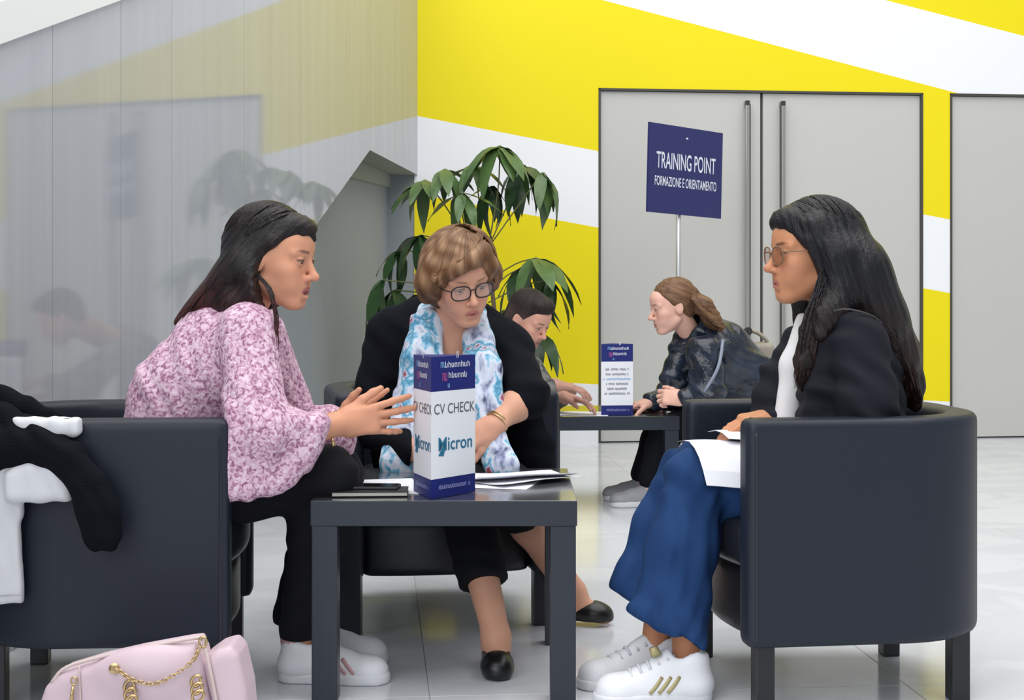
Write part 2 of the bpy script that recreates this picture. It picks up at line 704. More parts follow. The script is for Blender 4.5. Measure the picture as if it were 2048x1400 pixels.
def left_panel_mat():
    m = bpy.data.materials.new('polished_panel')
    m.use_nodes = True
    nt = m.node_tree
    b = nt.nodes['Principled BSDF']
    tc = nt.nodes.new('ShaderNodeTexCoord')
    mp = nt.nodes.new('ShaderNodeMapping')
    mp.inputs['Scale'].default_value = (9.0, 9.0, 0.55)
    nt.links.new(tc.outputs['Object'], mp.inputs['Vector'])
    n = nt.nodes.new('ShaderNodeTexNoise')
    n.inputs['Scale'].default_value = 1.0
    n.inputs['Detail'].default_value = 6.0
    n.inputs['Roughness'].default_value = 0.65
    nt.links.new(mp.outputs['Vector'], n.inputs['Vector'])
    cr = nt.nodes.new('ShaderNodeValToRGB')
    cr.color_ramp.elements[0].position = 0.3
    cr.color_ramp.elements[0].color = (0.375, 0.392, 0.432, 1)
    cr.color_ramp.elements[1].position = 0.72
    cr.color_ramp.elements[1].color = (0.43, 0.447, 0.49, 1)
    nt.links.new(n.outputs['Fac'], cr.inputs['Fac'])
    nt.links.new(cr.outputs['Color'], b.inputs['Base Color'])
    b.inputs['Roughness'].default_value = 0.055
    b.inputs['IOR'].default_value = 1.6
    return m


M_panel = left_panel_mat()
M_white = mat('white_paint', (0.84, 0.85, 0.87, 1), 0.5, 0.3)
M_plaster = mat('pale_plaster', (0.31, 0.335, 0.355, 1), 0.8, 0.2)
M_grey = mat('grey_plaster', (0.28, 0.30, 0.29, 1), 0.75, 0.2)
peak, tail, crn = on_left(740, 300), on_left(640, 440), on_left(830, 345)
slope = (peak[1] - tail[1]) / (peak[0] - tail[0])
a_floor = peak[0] - peak[1] / slope                       # where the sloping edge meets the floor
crn = (0.0, crn[1] - 0.01)
c0, c1 = on_left(0, 84), on_left(232, 0)
cs = (c1[1] - c0[1]) / (c1[0] - c0[0])


def z_top(a): return c0[1] + cs * (a - c0[0])


def z_low(a):
    if a <= peak[0]:
        return crn[1] + (peak[1] - crn[1]) * (a / peak[0])
    return max(0.0, peak[1] + slope * (a - peak[0]))


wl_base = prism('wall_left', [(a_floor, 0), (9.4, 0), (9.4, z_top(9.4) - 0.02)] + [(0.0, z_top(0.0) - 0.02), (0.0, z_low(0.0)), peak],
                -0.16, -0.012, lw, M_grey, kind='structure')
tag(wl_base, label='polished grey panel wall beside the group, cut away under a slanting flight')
cuts = [0.0, 0.62, peak[0], 1.75, 2.55, 3.35, 4.15, 4.6, 5.1, 5.6, 6.4, 7.4, 9.4]
cuts = sorted(set(c for c in cuts))
for a, b_ in zip(cuts[:-1], cuts[1:]):
    g = 0.0012
    ol = [(a + g, z_low(a + g))]
    if a < a_floor < b_: ol.append((a_floor, 0.0))
    ol += [(b_ - g, z_low(b_ - g)), (b_ - g, z_top(b_)), (a + g, z_top(a))]
    prism('panel', ol, -0.012, 0.0, lw, M_panel, wl_base)
# white sloping coping on top of the panels
cp = prism('trim_3', [(9.4, z_top(9.4)), (0.05, z_top(0.05)), (0.05, z_top(0.05) + 0.115), (9.4, z_top(9.4) + 0.115)], -0.2, 0.02, lw, M_white, kind='structure')
tag(cp, label='white sloping coping along the top of the polished wall')
# the recess below the slanting edge: its back wall, an added band tinted like a lit soffit and the closed end at the corner
RD = -0.19
zs = on_left(770, 345)[1] - 0.03
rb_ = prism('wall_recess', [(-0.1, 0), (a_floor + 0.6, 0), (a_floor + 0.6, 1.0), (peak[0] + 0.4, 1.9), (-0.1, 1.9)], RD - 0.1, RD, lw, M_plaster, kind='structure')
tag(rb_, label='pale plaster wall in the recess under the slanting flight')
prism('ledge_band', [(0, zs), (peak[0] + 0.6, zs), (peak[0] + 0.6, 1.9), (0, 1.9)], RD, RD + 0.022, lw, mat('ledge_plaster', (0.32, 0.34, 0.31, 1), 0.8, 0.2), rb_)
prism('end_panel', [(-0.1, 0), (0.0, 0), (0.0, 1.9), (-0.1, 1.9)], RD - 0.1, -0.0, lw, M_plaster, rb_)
# upper wall set back behind the coping
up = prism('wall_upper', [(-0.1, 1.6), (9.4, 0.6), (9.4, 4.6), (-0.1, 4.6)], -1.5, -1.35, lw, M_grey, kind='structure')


# floor of large polished stone tiles
def floor_mat():
    m = bpy.data.materials.new('marble_tile')
    m.use_nodes = True
    nt = m.node_tree
    b = nt.nodes['Principled BSDF']
    ge = nt.nodes.new('ShaderNodeNewGeometry')
    n = nt.nodes.new('ShaderNodeTexNoise')
    n.inputs['Scale'].default_value = 2.2
    n.inputs['Detail'].default_value = 7.0
    n.inputs['Distortion'].default_value = 1.2
    nt.links.new(ge.outputs['Position'], n.inputs['Vector'])
    cr = nt.nodes.new('ShaderNodeValToRGB')
    e = cr.color_ramp.elements
    e[0].position, e[0].color = 0.36, (0.665, 0.685, 0.73, 1)
    e[1].position, e[1].color = 0.58, (0.715, 0.735, 0.775, 1)
    el = e.new(0.475); el.color = (0.645, 0.665, 0.71, 1)
    nt.links.new(n.outputs['Fac'], cr.inputs['Fac'])
    oi = nt.nodes.new('ShaderNodeObjectInfo')
    mr = nt.nodes.new('ShaderNodeMapRange')
    mr.inputs['To Min'].default_value = 0.95
    mr.inputs['To Max'].default_value = 1.03
    nt.links.new(oi.outputs['Random'], mr.inputs['Value'])
    mx = nt.nodes.new('ShaderNodeVectorMath'); mx.operation = 'SCALE'
    nt.links.new(cr.outputs['Color'], mx.inputs[0])
    nt.links.new(mr.outputs['Result'], mx.inputs['Scale'])
    nt.links.new(mx.outputs[0], b.inputs['Base Color'])
    b.inputs['Roughness'].default_value = 0.13
    b.inputs['IOR'].default_value = 1.5
    return m


M_tile = floor_mat()
M_grout = mat('grout', (0.30, 0.30, 0.31, 1), 0.8)
floor = box('floor', (-9, -6, -0.06), (10, 13, -0.0015), M_grout)
tag(floor, kind='structure', label='pale polished stone floor of large square tiles')
TS = 1.2
tm = bpy.data.meshes.new('tile')
bm = bmesh.new()
add_box(bm, (0.001, 0.001, -0.02), (TS - 0.001, TS - 0.001, 0.0), 0.0008)
bmesh.ops.recalc_face_normals(bm, faces=bm.faces)
bm.to_mesh(tm); bm.free()
tm.materials.append(M_tile)
fa = math.radians(5.0)
for i in range(-6, 8):
    for j in range(-4, 11):
        lx, ly = 0.13 + i * TS, 0.2 + j * TS
        x, y = lx * math.cos(fa) - ly * math.sin(fa), lx * math.sin(fa) + ly * math.cos(fa)
        o = bpy.data.objects.new('tile', tm)
        COL.objects.link(o)
        o.parent = floor
        o.location = (x, y, 0)
        o.rotation_euler = (0, 0, fa)
# ------------------------------------------------------------------ furniture
M_leather = mat('black_leather', (0.0105, 0.0150, 0.0260, 1), 0.46, 0.36, bump=((220, 220, 220), 0.08, 0.002, 3.0), vary=((3, 3, 3), 0.5, (0.0125, 0.0175, 0.030, 1)))
M_leather2 = mat('black_leather_seat', (0.012, 0.014, 0.019, 1), 0.36, 0.5, bump=((160, 160, 160), 0.1, 0.002, 3.0))
M_leg = mat('black_leg', (0.012, 0.013, 0.017, 1), 0.38)
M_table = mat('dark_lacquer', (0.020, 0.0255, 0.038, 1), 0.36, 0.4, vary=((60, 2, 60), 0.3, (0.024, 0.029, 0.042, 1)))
M_tabletop = mat('dark_lacquer_top', (0.075, 0.078, 0.085, 1), 0.13, 0.8, coat=0.8)  # paler than the sides: a brighter reflection is put into the base colour

CH_TOP, CH_BOT, CH_W, CH_F, CH_B = 0.695, 0.16, 0.66, 0.32, -0.33


def tub_parts():
    """meshes of the tub chair in its own frame, facing +x"""
    out = {}
    r_c, th = 0.26, 0.085

    def plan(x, y):
        """signed distance to the outer outline, open at the front"""
        cx = (CH_B + 1.2) / 2.0
        hx, hy = (1.2 - CH_B) / 2.0, CH_W / 2
        qx, qy = np.abs(x - cx) - (hx - r_c), np.abs(y) - (hy - r_c)
        return np.sqrt(np.maximum(qx, 0) ** 2 + np.maximum(qy, 0) ** 2) + np.minimum(np.maximum(qx, qy), 0) - r_c

    def shell(x, y, z):
        d = np.abs(plan(x, y) + th / 2) - th / 2
        dz = np.abs(z - (CH_TOP + CH_BOT) / 2) - (CH_TOP - CH_BOT) / 2
        dx = x - CH_F
        r = 0.018
        a, b, c = d + r, dz + r, dx + r
        return (np.sqrt(np.maximum(a, 0) ** 2 + np.maximum(b, 0) ** 2 + np.maximum(c, 0) ** 2)
                + np.minimum(np.maximum(np.maximum(a, b), c + 0 * a), 0) - r)
    s = Sdf()
    s.fun(shell, (CH_B, -CH_W / 2, CH_BOT), (CH_F, CH_W / 2, CH_TOP), 0.001)
    out['shell'] = s.mesh(0.0085, smooth=1)

    def block(z0, z1, front, inset, r, crown):
        def f(x, y, z):
            d = plan(x, y) + inset
            bow = front + 0.035 * (1 - (y / 0.25) ** 2)
            top = z1 + crown * (1 - (y / 0.3) ** 2)
            dz = np.maximum(z0 - z, z - top)
            a, b, c = d + r, dz + r, x - bow + r
            return (np.sqrt(np.maximum(a, 0) ** 2 + np.maximum(b, 0) ** 2 + np.maximum(c, 0) ** 2)
                    + np.minimum(np.maximum(np.maximum(a, b), c + 0 * b), 0) - r)
        q = Sdf()
        q.fun(f, (CH_B, -CH_W / 2, z0), (front + 0.04, CH_W / 2, z1 + crown), 0.001)
        return q.mesh(0.010, smooth=1)
    out['seat_base'] = block(CH_BOT, 0.325, 0.275, th - 0.004, 0.02, 0.0)
    out['seat_cushion'] = block(0.325, 0.425, 0.30, th + 0.004, 0.035, 0.02)
    return out


def data_mesh(name, VQ, m):
    V, Q = VQ
    o = mesh_obj(name, V, None, m, None, smooth=True, quads=Q, local=True)
    me = o.data
    bpy.data.objects.remove(o)
    return me


TP = tub_parts()
ME_shell = data_mesh('shell', TP['shell'], M_leather)
ME_base = data_mesh('seat_base', TP['seat_base'], M_leather2)
ME_cush = data_mesh('seat_cushion', TP['seat_cushion'], M_leather2)
bm = bmesh.new()
add_box(bm, (-0.023, -0.023, 0.0), (0.023, 0.023, CH_BOT + 0.02), 0.003)
ME_leg = bpy.data.meshes.new('leg')
bm.to_mesh(ME_leg); bm.free()
ME_leg.materials.append(M_leg)


ME_pipe = []
for sy in (-1, 1):
    q = [(CH_F - 0.020, sy * (CH_W / 2 + 0.0005), 0.180), (CH_F - 0.020, sy * (CH_W / 2 + 0.0005), 0.655), (CH_F - 0.020, sy * (CH_W / 2 - 0.010), CH_TOP - 0.006),
         (CH_F - 0.020, sy * (CH_W / 2 - 0.045), CH_TOP), (CH_F - 0.020, sy * (CH_W / 2 - 0.076), CH_TOP - 0.008)]
    v_, f_ = tube_data(q, 0.0028, 6)
    me = bpy.data.meshes.new('arm_piping')
    me.from_pydata([tuple(v) for v in v_], [], f_)
    me.materials.append(M_leather2)
    ME_pipe.append(me)


def tub_chair(label, loc, face, scale=1.0):
    t = thing('tub_chair', label, 'armchair', loc, math.atan2(face[1], face[0]), 'black leather tub chairs')
    t.scale = (scale,) * 3
    for nm, me in (('shell', ME_shell), ('seat_base', ME_base), ('seat_cushion', ME_cush), ('arm_piping', ME_pipe[0]), ('arm_piping', ME_pipe[1])):
        o = bpy.data.objects.new(nm, me); COL.objects.link(o); o.parent = t
    for x, y in ((0.27, 0.28), (0.27, -0.28), (-0.235, 0.225), (-0.235, -0.225)):
        o = bpy.data.objects.new('leg', ME_leg); COL.objects.link(o); o.parent = t
        o.location = (x, y, 0)
    # stitched seam across the front of each arm
    return t


tub_chair('black leather tub chair seating the woman in blue jeans', (0.822, 3.965, 0), (-0.99, -0.13))
tub_chair('black leather tub chair with coats thrown over it, seating the woman in pink lace', (-1.005, 3.925, 0), (0.998, 0.075))
tub_chair('black leather tub chair behind the low table, seating the woman with the printed scarf', (-0.245, 4.80, 0), (0.20, -0.98))
tub_chair('black leather tub chair under the woman in the shiny dark jacket', (1.10, 7.15, 0), (-1.0, 0.0), 0.80)
tub_chair('black leather tub chair under the hunched man beside the plant', (-0.20, 7.35, 0), (0.95, -0.2), 0.80)


def low_table(label, loc, rz, w, h):
    t = thing('side_table', label, 'table', loc, rz, 'dark square side tables')
    bm = bmesh.new()
    add_box(bm, (-w / 2, -w / 2, h - 0.062), (w / 2, w / 2, h), 0.0025)
    o = bm_obj('tabletop', bm, M_table, t)
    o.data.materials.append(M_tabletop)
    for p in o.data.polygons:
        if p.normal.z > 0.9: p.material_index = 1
    for sx in (-1, 1):
        for sy in (-1, 1):
            x, y = sx * (w / 2 - 0.034), sy * (w / 2 - 0.034)
            box('leg', (x - 0.031, y - 0.031, 0), (x + 0.031, y + 0.031, h - 0.0622), M_table, t, 0.002)
    return t


T1H = 0.487
low_table('dark square table in front carrying the tall paper display, phone and papers', (-0.165, 4.066, 0), 0.0, 0.645, T1H)
T2H = 0.42
low_table('dark square table at the back carrying the smaller paper display', (0.42, 7.12, 0), math.radians(4), 0.60, T2H)

# ------------------------------------------------------------------ printed table displays (three-sided card)
M_card = mat('white_card', (0.80, 0.82, 0.87, 1), 0.45, 0.35)
M_navy = mat('navy_print', (0.010, 0.018, 0.155, 1), 0.4, 0.4)
M_ink_grey = mat('grey_ink', (0.10, 0.10, 0.12, 1), 0.5)
M_ink_teal = mat('teal_ink', (0.02, 0.16, 0.28, 1), 0.5)
M_ink_white = mat('white_ink', (0.72, 0.74, 0.85, 1), 0.5)
M_ink_lilac = mat('lilac_ink', (0.32, 0.34, 0.72, 1), 0.5)
M_ink_pink = mat('pink_ink', (0.50, 0.09, 0.33, 1), 0.5)
M_ink_sky = mat('sky_ink', (0.22, 0.42, 0.75, 1), 0.5)


def glyph_row(o, xd, n, x0, x1, z, h, m, parent, seed, name='logo_mark', skip=0.2):
    """a line of tiny letter-like strokes, too small in the photo to read"""
    r = random.Random(seed)
    vs, fs = [], []
    up = np.array([0, 0, 1.0])
    nn = np.cross(xd, up)
    w = (x1 - x0) / n
    for i in range(n):
        if r.random() < skip * 0.4: continue
        for (a, b, c, d) in ((0.05, 0.25, 0.0, r.choice((1.0, 1.0, 1.35))), (0.6, 0.8, 0.0, 1.0), (0.05, 0.8, r.choice((0.0, 0.8)), None)):
            if d is None: d = c + 0.2
            q = [(a, c), (b, c), (b, d), (a, d)]
            k = len(vs)
            for qx, qz in q:
                vs.append(o + xd * (x0 + (i + qx) * w) + up * (z + (qz - 0.5) * h) + nn * 0.0011)
            fs.append((k, k + 1, k + 2, k + 3))
    return mesh_obj(name, vs, fs, m, parent)


def card_display(label, front, right, left, z0, z1, lines):
    """three upright faces; front/right/left are the plan corners"""
    front, right, left = (np.asarray(p, float) for p in (front, right, left))
    ctr = (front + right + left) / 3
    t = thing('table_display', label, 'display', (ctr[0], ctr[1], z0), 0, 'three-sided printed card displays')
    H = z1 - z0
    ring = [front, right, left]
    zb, zt = z0 + 0.14 * H, z1 - 0.245 * H

    def band(name, a, b, m, grow=0.0):
        bm = bmesh.new()
        lo = [bm.verts.new((*(p - ctr), a - z0)) for p in ring]
        hi = [bm.verts.new((*(p - ctr), b - z0)) for p in ring]
        for i in range(3):
            j = (i + 1) % 3
            bm.faces.new((lo[i], lo[j], hi[j], hi[i]))
        bm.faces.new(hi); bm.faces.new(lo[::-1])
        return bm_obj(name, bm, m, t)
    band('card_body', zb, zt, M_card)
    band('base_band', z0 + 0.001, zb, M_navy)
    band('header_band', zt, z1, M_navy)
    up = np.array([0, 0, 1.0])
    for (a, b, sd) in ((front, right, 0), (left, front, 1)):
        a3, b3 = np.array([*a, 0.0]), np.array([*b, 0.0])
        W = np.linalg.norm(b3 - a3)
        xd = (b3 - a3) / W
        zl = (zt + z1) / 2
        glyph_row(a3, xd, 8, W * 0.30, W * 0.88, zl + 0.020 * H / 0.346, 0.011 * H / 0.346, M_ink_white, t, 3)
        glyph_row(a3, xd, 2, W * 0.20, W * 0.32, zl + 0.022 * H / 0.346, 0.014 * H / 0.346, M_ink_sky, t, 4)
        glyph_row(a3, xd, 7, W * 0.38, W * 0.88, zl - 0.006 * H / 0.346, 0.011 * H / 0.346, M_ink_white, t, 5)
        glyph_row(a3, xd, 2, W * 0.24, W * 0.36, zl - 0.008 * H / 0.346, 0.020 * H / 0.346, M_ink_pink, t, 6)
        glyph_row(a3, xd, 1, W * 0.56, W * 0.62, zl + 0.045 * H / 0.346, 0.016 * H / 0.346, M_ink_white, t, 7, skip=0)
        glyph_row(a3, xd, 1, W * 0.36, W * 0.42, zl - 0.030 * H / 0.346, 0.010 * H / 0.346, M_ink_sky, t, 8, skip=0)
        glyph_row(a3, xd, 16, W * 0.16, W * 0.88, (z0 + zb) / 2 + 0.002, 0.009 * H / 0.346, M_ink_lilac, t, 9, 'footer_lettering')
        if lines == 'cv':
            text_mesh('lettering', 'CV CHECK', 0.036, M_ink_grey, t, a3 + xd * W * 0.52 + up * (z0 + H * 0.625), xd, up, sx=0.90)
            text_mesh('lettering', 'Micron', 0.046, M_ink_teal, t, a3 + xd * W * 0.54 + up * (z0 + H * 0.375), xd, up, sx=1.02, bold=0.0006)
            # the swoosh left of the name
            q = [a3 + xd * (W * 0.54 + p[0]) + up * (z0 + H * 0.375 + p[1]) + np.cross(xd, up) * 0.001 for p in
                 ((-0.066, -0.026), (-0.046, -0.028), (-0.038, -0.008), (-0.050, -0.004))]
            mesh_obj('logo_mark', q, [(0, 1, 2, 3)], M_ink_teal, t)
        else:
            for i in range(6):
                wd = (0.74, 0.72, 0.86, 0.70, 0.62, 0.80)[i]
                glyph_row(a3, xd, 18, W * (0.5 - wd / 2), W * (0.5 + wd / 2), z0 + H * (0.645 - 0.068 * i), 0.0085, M_ink_grey if i not in (2,) else M_ink_sky, t, 20 + i, 'text_line')
    return t


card_display('tall three-sided paper display reading CV CHECK on the front table', (-0.196, 3.757), (-0.0925, 3.893), (-0.2475, 3.90), T1H, T1H + 0.346, 'cv')
card_display('smaller white and navy paper display with lines of text on the rear table', (0.395, 6.86), (0.537, 6.88), (0.45, 7.0), T2H, T2H + 0.316, 'txt')


# ------------------------------------------------------------------ papers, phone, folder
M_paper = mat('paper', (0.80, 0.81, 0.86, 1), 0.6, 0.3)
M_phone = mat('phone_glass', (0.008, 0.008, 0.010, 1), 0.12, 0.6)
M_cover = mat('notebook_cover', (0.012, 0.012, 0.014, 1), 0.5)
M_pages = mat('page_edges', (0.55, 0.54, 0.50, 1), 0.7)
M_red = mat('red_cover', (0.16, 0.016, 0.016, 1), 0.5)


def sheet(label, c, w, h, rz, z, curl=0.0, group='loose sheets on the front table', name='paper_sheet', parent=None, thick=0.0012, m=None):
    n = 8
    vs, fs = [], []
    for s in (0, 1):
        for i in range(n + 1):
            for j in range(n + 1):
                a, b = i / n - 0.5, j / n - 0.5
                zz = z + thick * s + curl * max(0.0, a + 0.1) ** 2 + 0.0015 * math.sin(7 * b + 3 * a)* (1 if curl else 0)
                x, y = a * w, b * h
                vs.append((c[0] + x * math.cos(rz) - y * math.sin(rz), c[1] + x * math.sin(rz) + y * math.cos(rz), zz))
    N = (n + 1) ** 2
    for i in range(n):
        for j in range(n):
            k = i * (n + 1) + j
            fs.append((N + k, N + k + n + 1, N + k + n + 2, N + k + 1))
            fs.append((k, k + 1, k + n + 2, k + n + 1))
    rim = [i * (n + 1) for i in range(n + 1)] + [n * (n + 1) + j for j in range(1, n + 1)] + [i * (n + 1) + n for i in range(n - 1, -1, -1)] + [j for j in range(n - 1, 0, -1)]
    for a, b in zip(rim, rim[1:] + rim[:1]):
        fs.append((a, b, b + N, a + N))
    o = mesh_obj(name, vs, fs, m or M_paper, parent, loc=(c[0], c[1], z))
    tag(o, label, 'paper', group)
    return o


zt = T1H + 0.0006
sheet('white sheet lying under the phone at the left of the front table', (-0.335, 3.985), 0.21, 0.297, math.radians(14), zt)
sheet('lowest white sheet right of the tall display on the front table', (-0.035, 4.10), 0.21, 0.297, math.radians(-12), zt)
sheet('middle white sheet, turned sideways, right of the tall display on the front table', (0.022, 4.125), 0.21, 0.28, math.radians(-52), zt + 0.0022, 0.025)
sheet('topmost white sheet with a lifted corner at the right of the front table', (0.010, 4.15), 0.20, 0.28, math.radians(-70), zt + 0.0045, 0.05)
nb = thing('notebook', 'slim dark notebook with pale page edges at the near left of the front table', 'notebook', (-0.345, 3.85, T1H + 0.0022), math.radians(3))
box('page_block', (-0.098, -0.05, 0.0015), (0.085, 0.048, 0.0095), M_pages, nb)
box('cover', (-0.10, -0.052, 0.0), (0.087, 0.05, 0.0014), M_cover, nb)
box('cover', (-0.10, -0.052, 0.0096), (0.087, 0.05, 0.0115), M_cover, nb)
ph = thing('smartphone', 'black smartphone lying on the notebook on the front table', 'phone', (-0.355, 3.868, T1H + 0.0140), math.radians(-4))
box('phone_body', (-0.074, -0.036, 0), (0.074, 0.036, 0.007), M_cover, ph, 0.002)
box('screen', (-0.071, -0.033, 0.0071), (0.071, 0.033, 0.0078), M_phone, ph)
z2 = T2H + 0.0006
sheet('white sheet on the rear table left of the small display', (0.30, 6.95), 0.21, 0.28, math.radians(80), z2, group='sheets on the rear table')
fo = thing('folder', 'dark red folder lying on the rear table', 'folder', (0.615, 7.12, z2), math.radians(-10))
box('cover', (-0.09, -0.12, 0.0), (0.09, 0.12, 0.004), M_red, fo, 0.001)
box('page_block', (-0.085, -0.115, 0.0045), (0.085, 0.115, 0.010), M_pages, fo)
box('cover', (-0.09, -0.12, 0.0105), (0.09, 0.12, 0.0145), M_red, fo, 0.001)

# ------------------------------------------------------------------ sign on a pole
M_sign = mat('sign_navy', (0.022, 0.026, 0.125, 1), 0.45, 0.4)
M_pole = mat('steel_pole', (0.55, 0.56, 0.57, 1), 0.35, metal=0.6)
sA, sB = P(1297, 243, 8.50), P(1444, 263, 8.93)
dirx = nrm(np.array([sB[0] - sA[0], sB[1] - sA[1], 0]))
W_s = float(np.linalg.norm((sB - sA)[:2]))
z_t, z_b = sA[2], P(1297, 423, 8.5)[2]
mid = (sA + sB) / 2
sg = thing('sign_stand', 'navy sign reading TRAINING POINT on a thin steel pole before the doors', 'sign', (mid[0], mid[1], 0))
nrm_s = np.array([dirx[1], -dirx[0], 0])
roll = math.radians(-2.0)
ux = dirx * math.cos(roll) + np.array([0, 0, 1.0]) * math.sin(roll)
uz = np.array([0, 0, 1.0]) * math.cos(roll) - dirx * math.sin(roll)
cz = np.array([mid[0], mid[1], (z_t + z_b) / 2 - 0.012])
Hs = z_t - z_b
vs = [cz + ux * a * W_s / 2 + uz * b * Hs / 2 + nrm_s * c for c in (0.0, -0.012) for a, b in ((-1, -1), (1, -1), (1, 1), (-1, 1))]
mesh_obj('sign_board', vs, [(0, 1, 2, 3), (7, 6, 5, 4), (0, 4, 5, 1), (1, 5, 6, 2), (2, 6, 7, 3), (3, 7, 4, 0)], M_sign, sg)
text_mesh('lettering', 'TRAINING POINT', 0.128, M_ink_white, sg, cz + uz * Hs * 0.085 + nrm_s * 0.001, ux, uz, sx=0.50, bold=0.0012)
text_mesh('lettering', 'FORMAZIONE E ORIENTAMENTO', 0.074, M_ink_white, sg, cz - uz * Hs * 0.145 + nrm_s * 0.001, ux, uz, sx=0.475, bold=0.0008)
q = [cz + uz * (Hs * 0.375 + b) + ux * a + nrm_s * 0.002 for a, b in ((-0.008, -0.005), (0.008, -0.005), (0.008, 0.005), (-0.008, 0.005))]
mesh_obj('rivet', q, [(0, 1, 2, 3)], M_ink_white, sg)
pc = cz - nrm_s * 0.028 - ux * 0.035
tube('pole', [np.array([pc[0], pc[1], 0.02]), np.array([pc[0], pc[1], z_t - 0.06])], 0.014, M_pole, sg, 12)
vb, fb = tube_data([np.array([pc[0], pc[1], z]) for z in (0.0, 0.012, 0.02)], [0.15, 0.15, 0.02], 24)
mesh_obj('base_plate', vb, fb, M_pole, sg)
# ------------------------------------------------------------------ people
M_skin = mat('skin', rough=0.52, spec=0.35, attr=True, sss=0.12, bump=((120, 120, 120), 0.05, 0.001, 2.0))
M_eye = mat('eye', rough=0.15, spec=0.6, attr=True)
M_hair_attr = {}


def hair_mat(name, rough=0.42, dark=(0.004, 0.0035, 0.004, 1), amt=0.8, spec=0.3):
    """hair: colour from the mesh, streaked along the 'flow' coordinates (across, lateral, along)"""
    if name in MATS: return MATS[name]
    m = mat(name, rough=rough, spec=spec, attr=True)
    nt = m.node_tree
    b = nt.nodes['Principled BSDF']
    fl = nt.nodes.new('ShaderNodeAttribute'); fl.attribute_name = 'flow'
    col = [n for n in nt.nodes if n.type == 'ATTRIBUTE' and n.attribute_name == 'col'][0]
    outs = []
    for sc, det in ((1.0, 3.0), (2.7, 2.0)):
        n = nt.nodes.new('ShaderNodeTexNoise')
        n.inputs['Scale'].default_value = 110.0 * sc
        n.inputs['Detail'].default_value = det
        nt.links.new(fl.outputs['Vector'], n.inputs['Vector'])
        outs.append(n.outputs['Fac'])
    r = nt.nodes.new('ShaderNodeMapRange')
    r.inputs['From Min'].default_value = 0.36; r.inputs['From Max'].default_value = 0.62
    r.inputs['To Max'].default_value = amt
    nt.links.new(outs[0], r.inputs['Value'])
    mx = nt.nodes.new('ShaderNodeMix'); mx.data_type = 'RGBA'
    nt.links.new(r.outputs['Result'], mx.inputs['Factor'])
    nt.links.new(col.outputs['Color'], mx.inputs[6])
    mx.inputs[7].default_value = dark
    nt.links.new(mx.outputs[2], b.inputs['Base Color'])
    ad = nt.nodes.new('ShaderNodeMath'); ad.operation = 'ADD'
    nt.links.new(outs[0], ad.inputs[0]); nt.links.new(outs[1], ad.inputs[1])
    bp = nt.nodes.new('ShaderNodeBump')
    bp.inputs['Strength'].default_value = 0.7
    bp.inputs['Distance'].default_value = 0.004
    nt.links.new(ad.outputs[0], bp.inputs['Height'])
    nt.links.new(bp.outputs['Normal'], b.inputs['Normal'])
    return m


def planar_flow(dx, dz):
    """hair running along (dx, dz) in the x-z plane"""
    d = np.array([dx, dz]) / math.hypot(dx, dz)

    def f(V):
        across = V[:, 0] * d[1] - V[:, 2] * d[0]
        along = V[:, 0] * d[0] + V[:, 2] * d[1]
        return np.stack([across, V[:, 1] * 0.8, along * 0.07], 1)
    return f


def crown_flow(hd, cy=0.0):
    """hair running from the crown outwards along meridians of the head"""
    def f(V):
        q = hd.loc(V)
        ph = np.arctan2(q[:, 1] - cy, q[:, 0] + 0.02)
        return np.stack([np.cos(ph) * 0.10, np.sin(ph) * 0.10, (q[:, 2] + np.hypot(q[:, 0], q[:, 1]) * 0.5) * 0.07], 1)
    return f


def ripple(H, flow, amp=0.0016):
    """shallow grooves along the flow"""
    def f(x, y, z):
        X, Y, Z = np.broadcast_arrays(x, y, z)
        sh = X.shape
        q = flow(np.stack([X.ravel(), Y.ravel(), Z.ravel()], 1).astype(np.float64))
        a, b, c = q[:, 0], q[:, 1], q[:, 2] * 14
        w = np.sin(a * 330 + 60 * b + 1.5 * np.sin(c * 9)) + 0.8 * np.sin(a * 150 - 120 * b + 1.0 * np.sin(c * 6 + 1))
        return (amp * w).reshape(sh)
    lo, hi = H.bounds()
    return H.fun(f, lo, hi, 0.0, 'd')


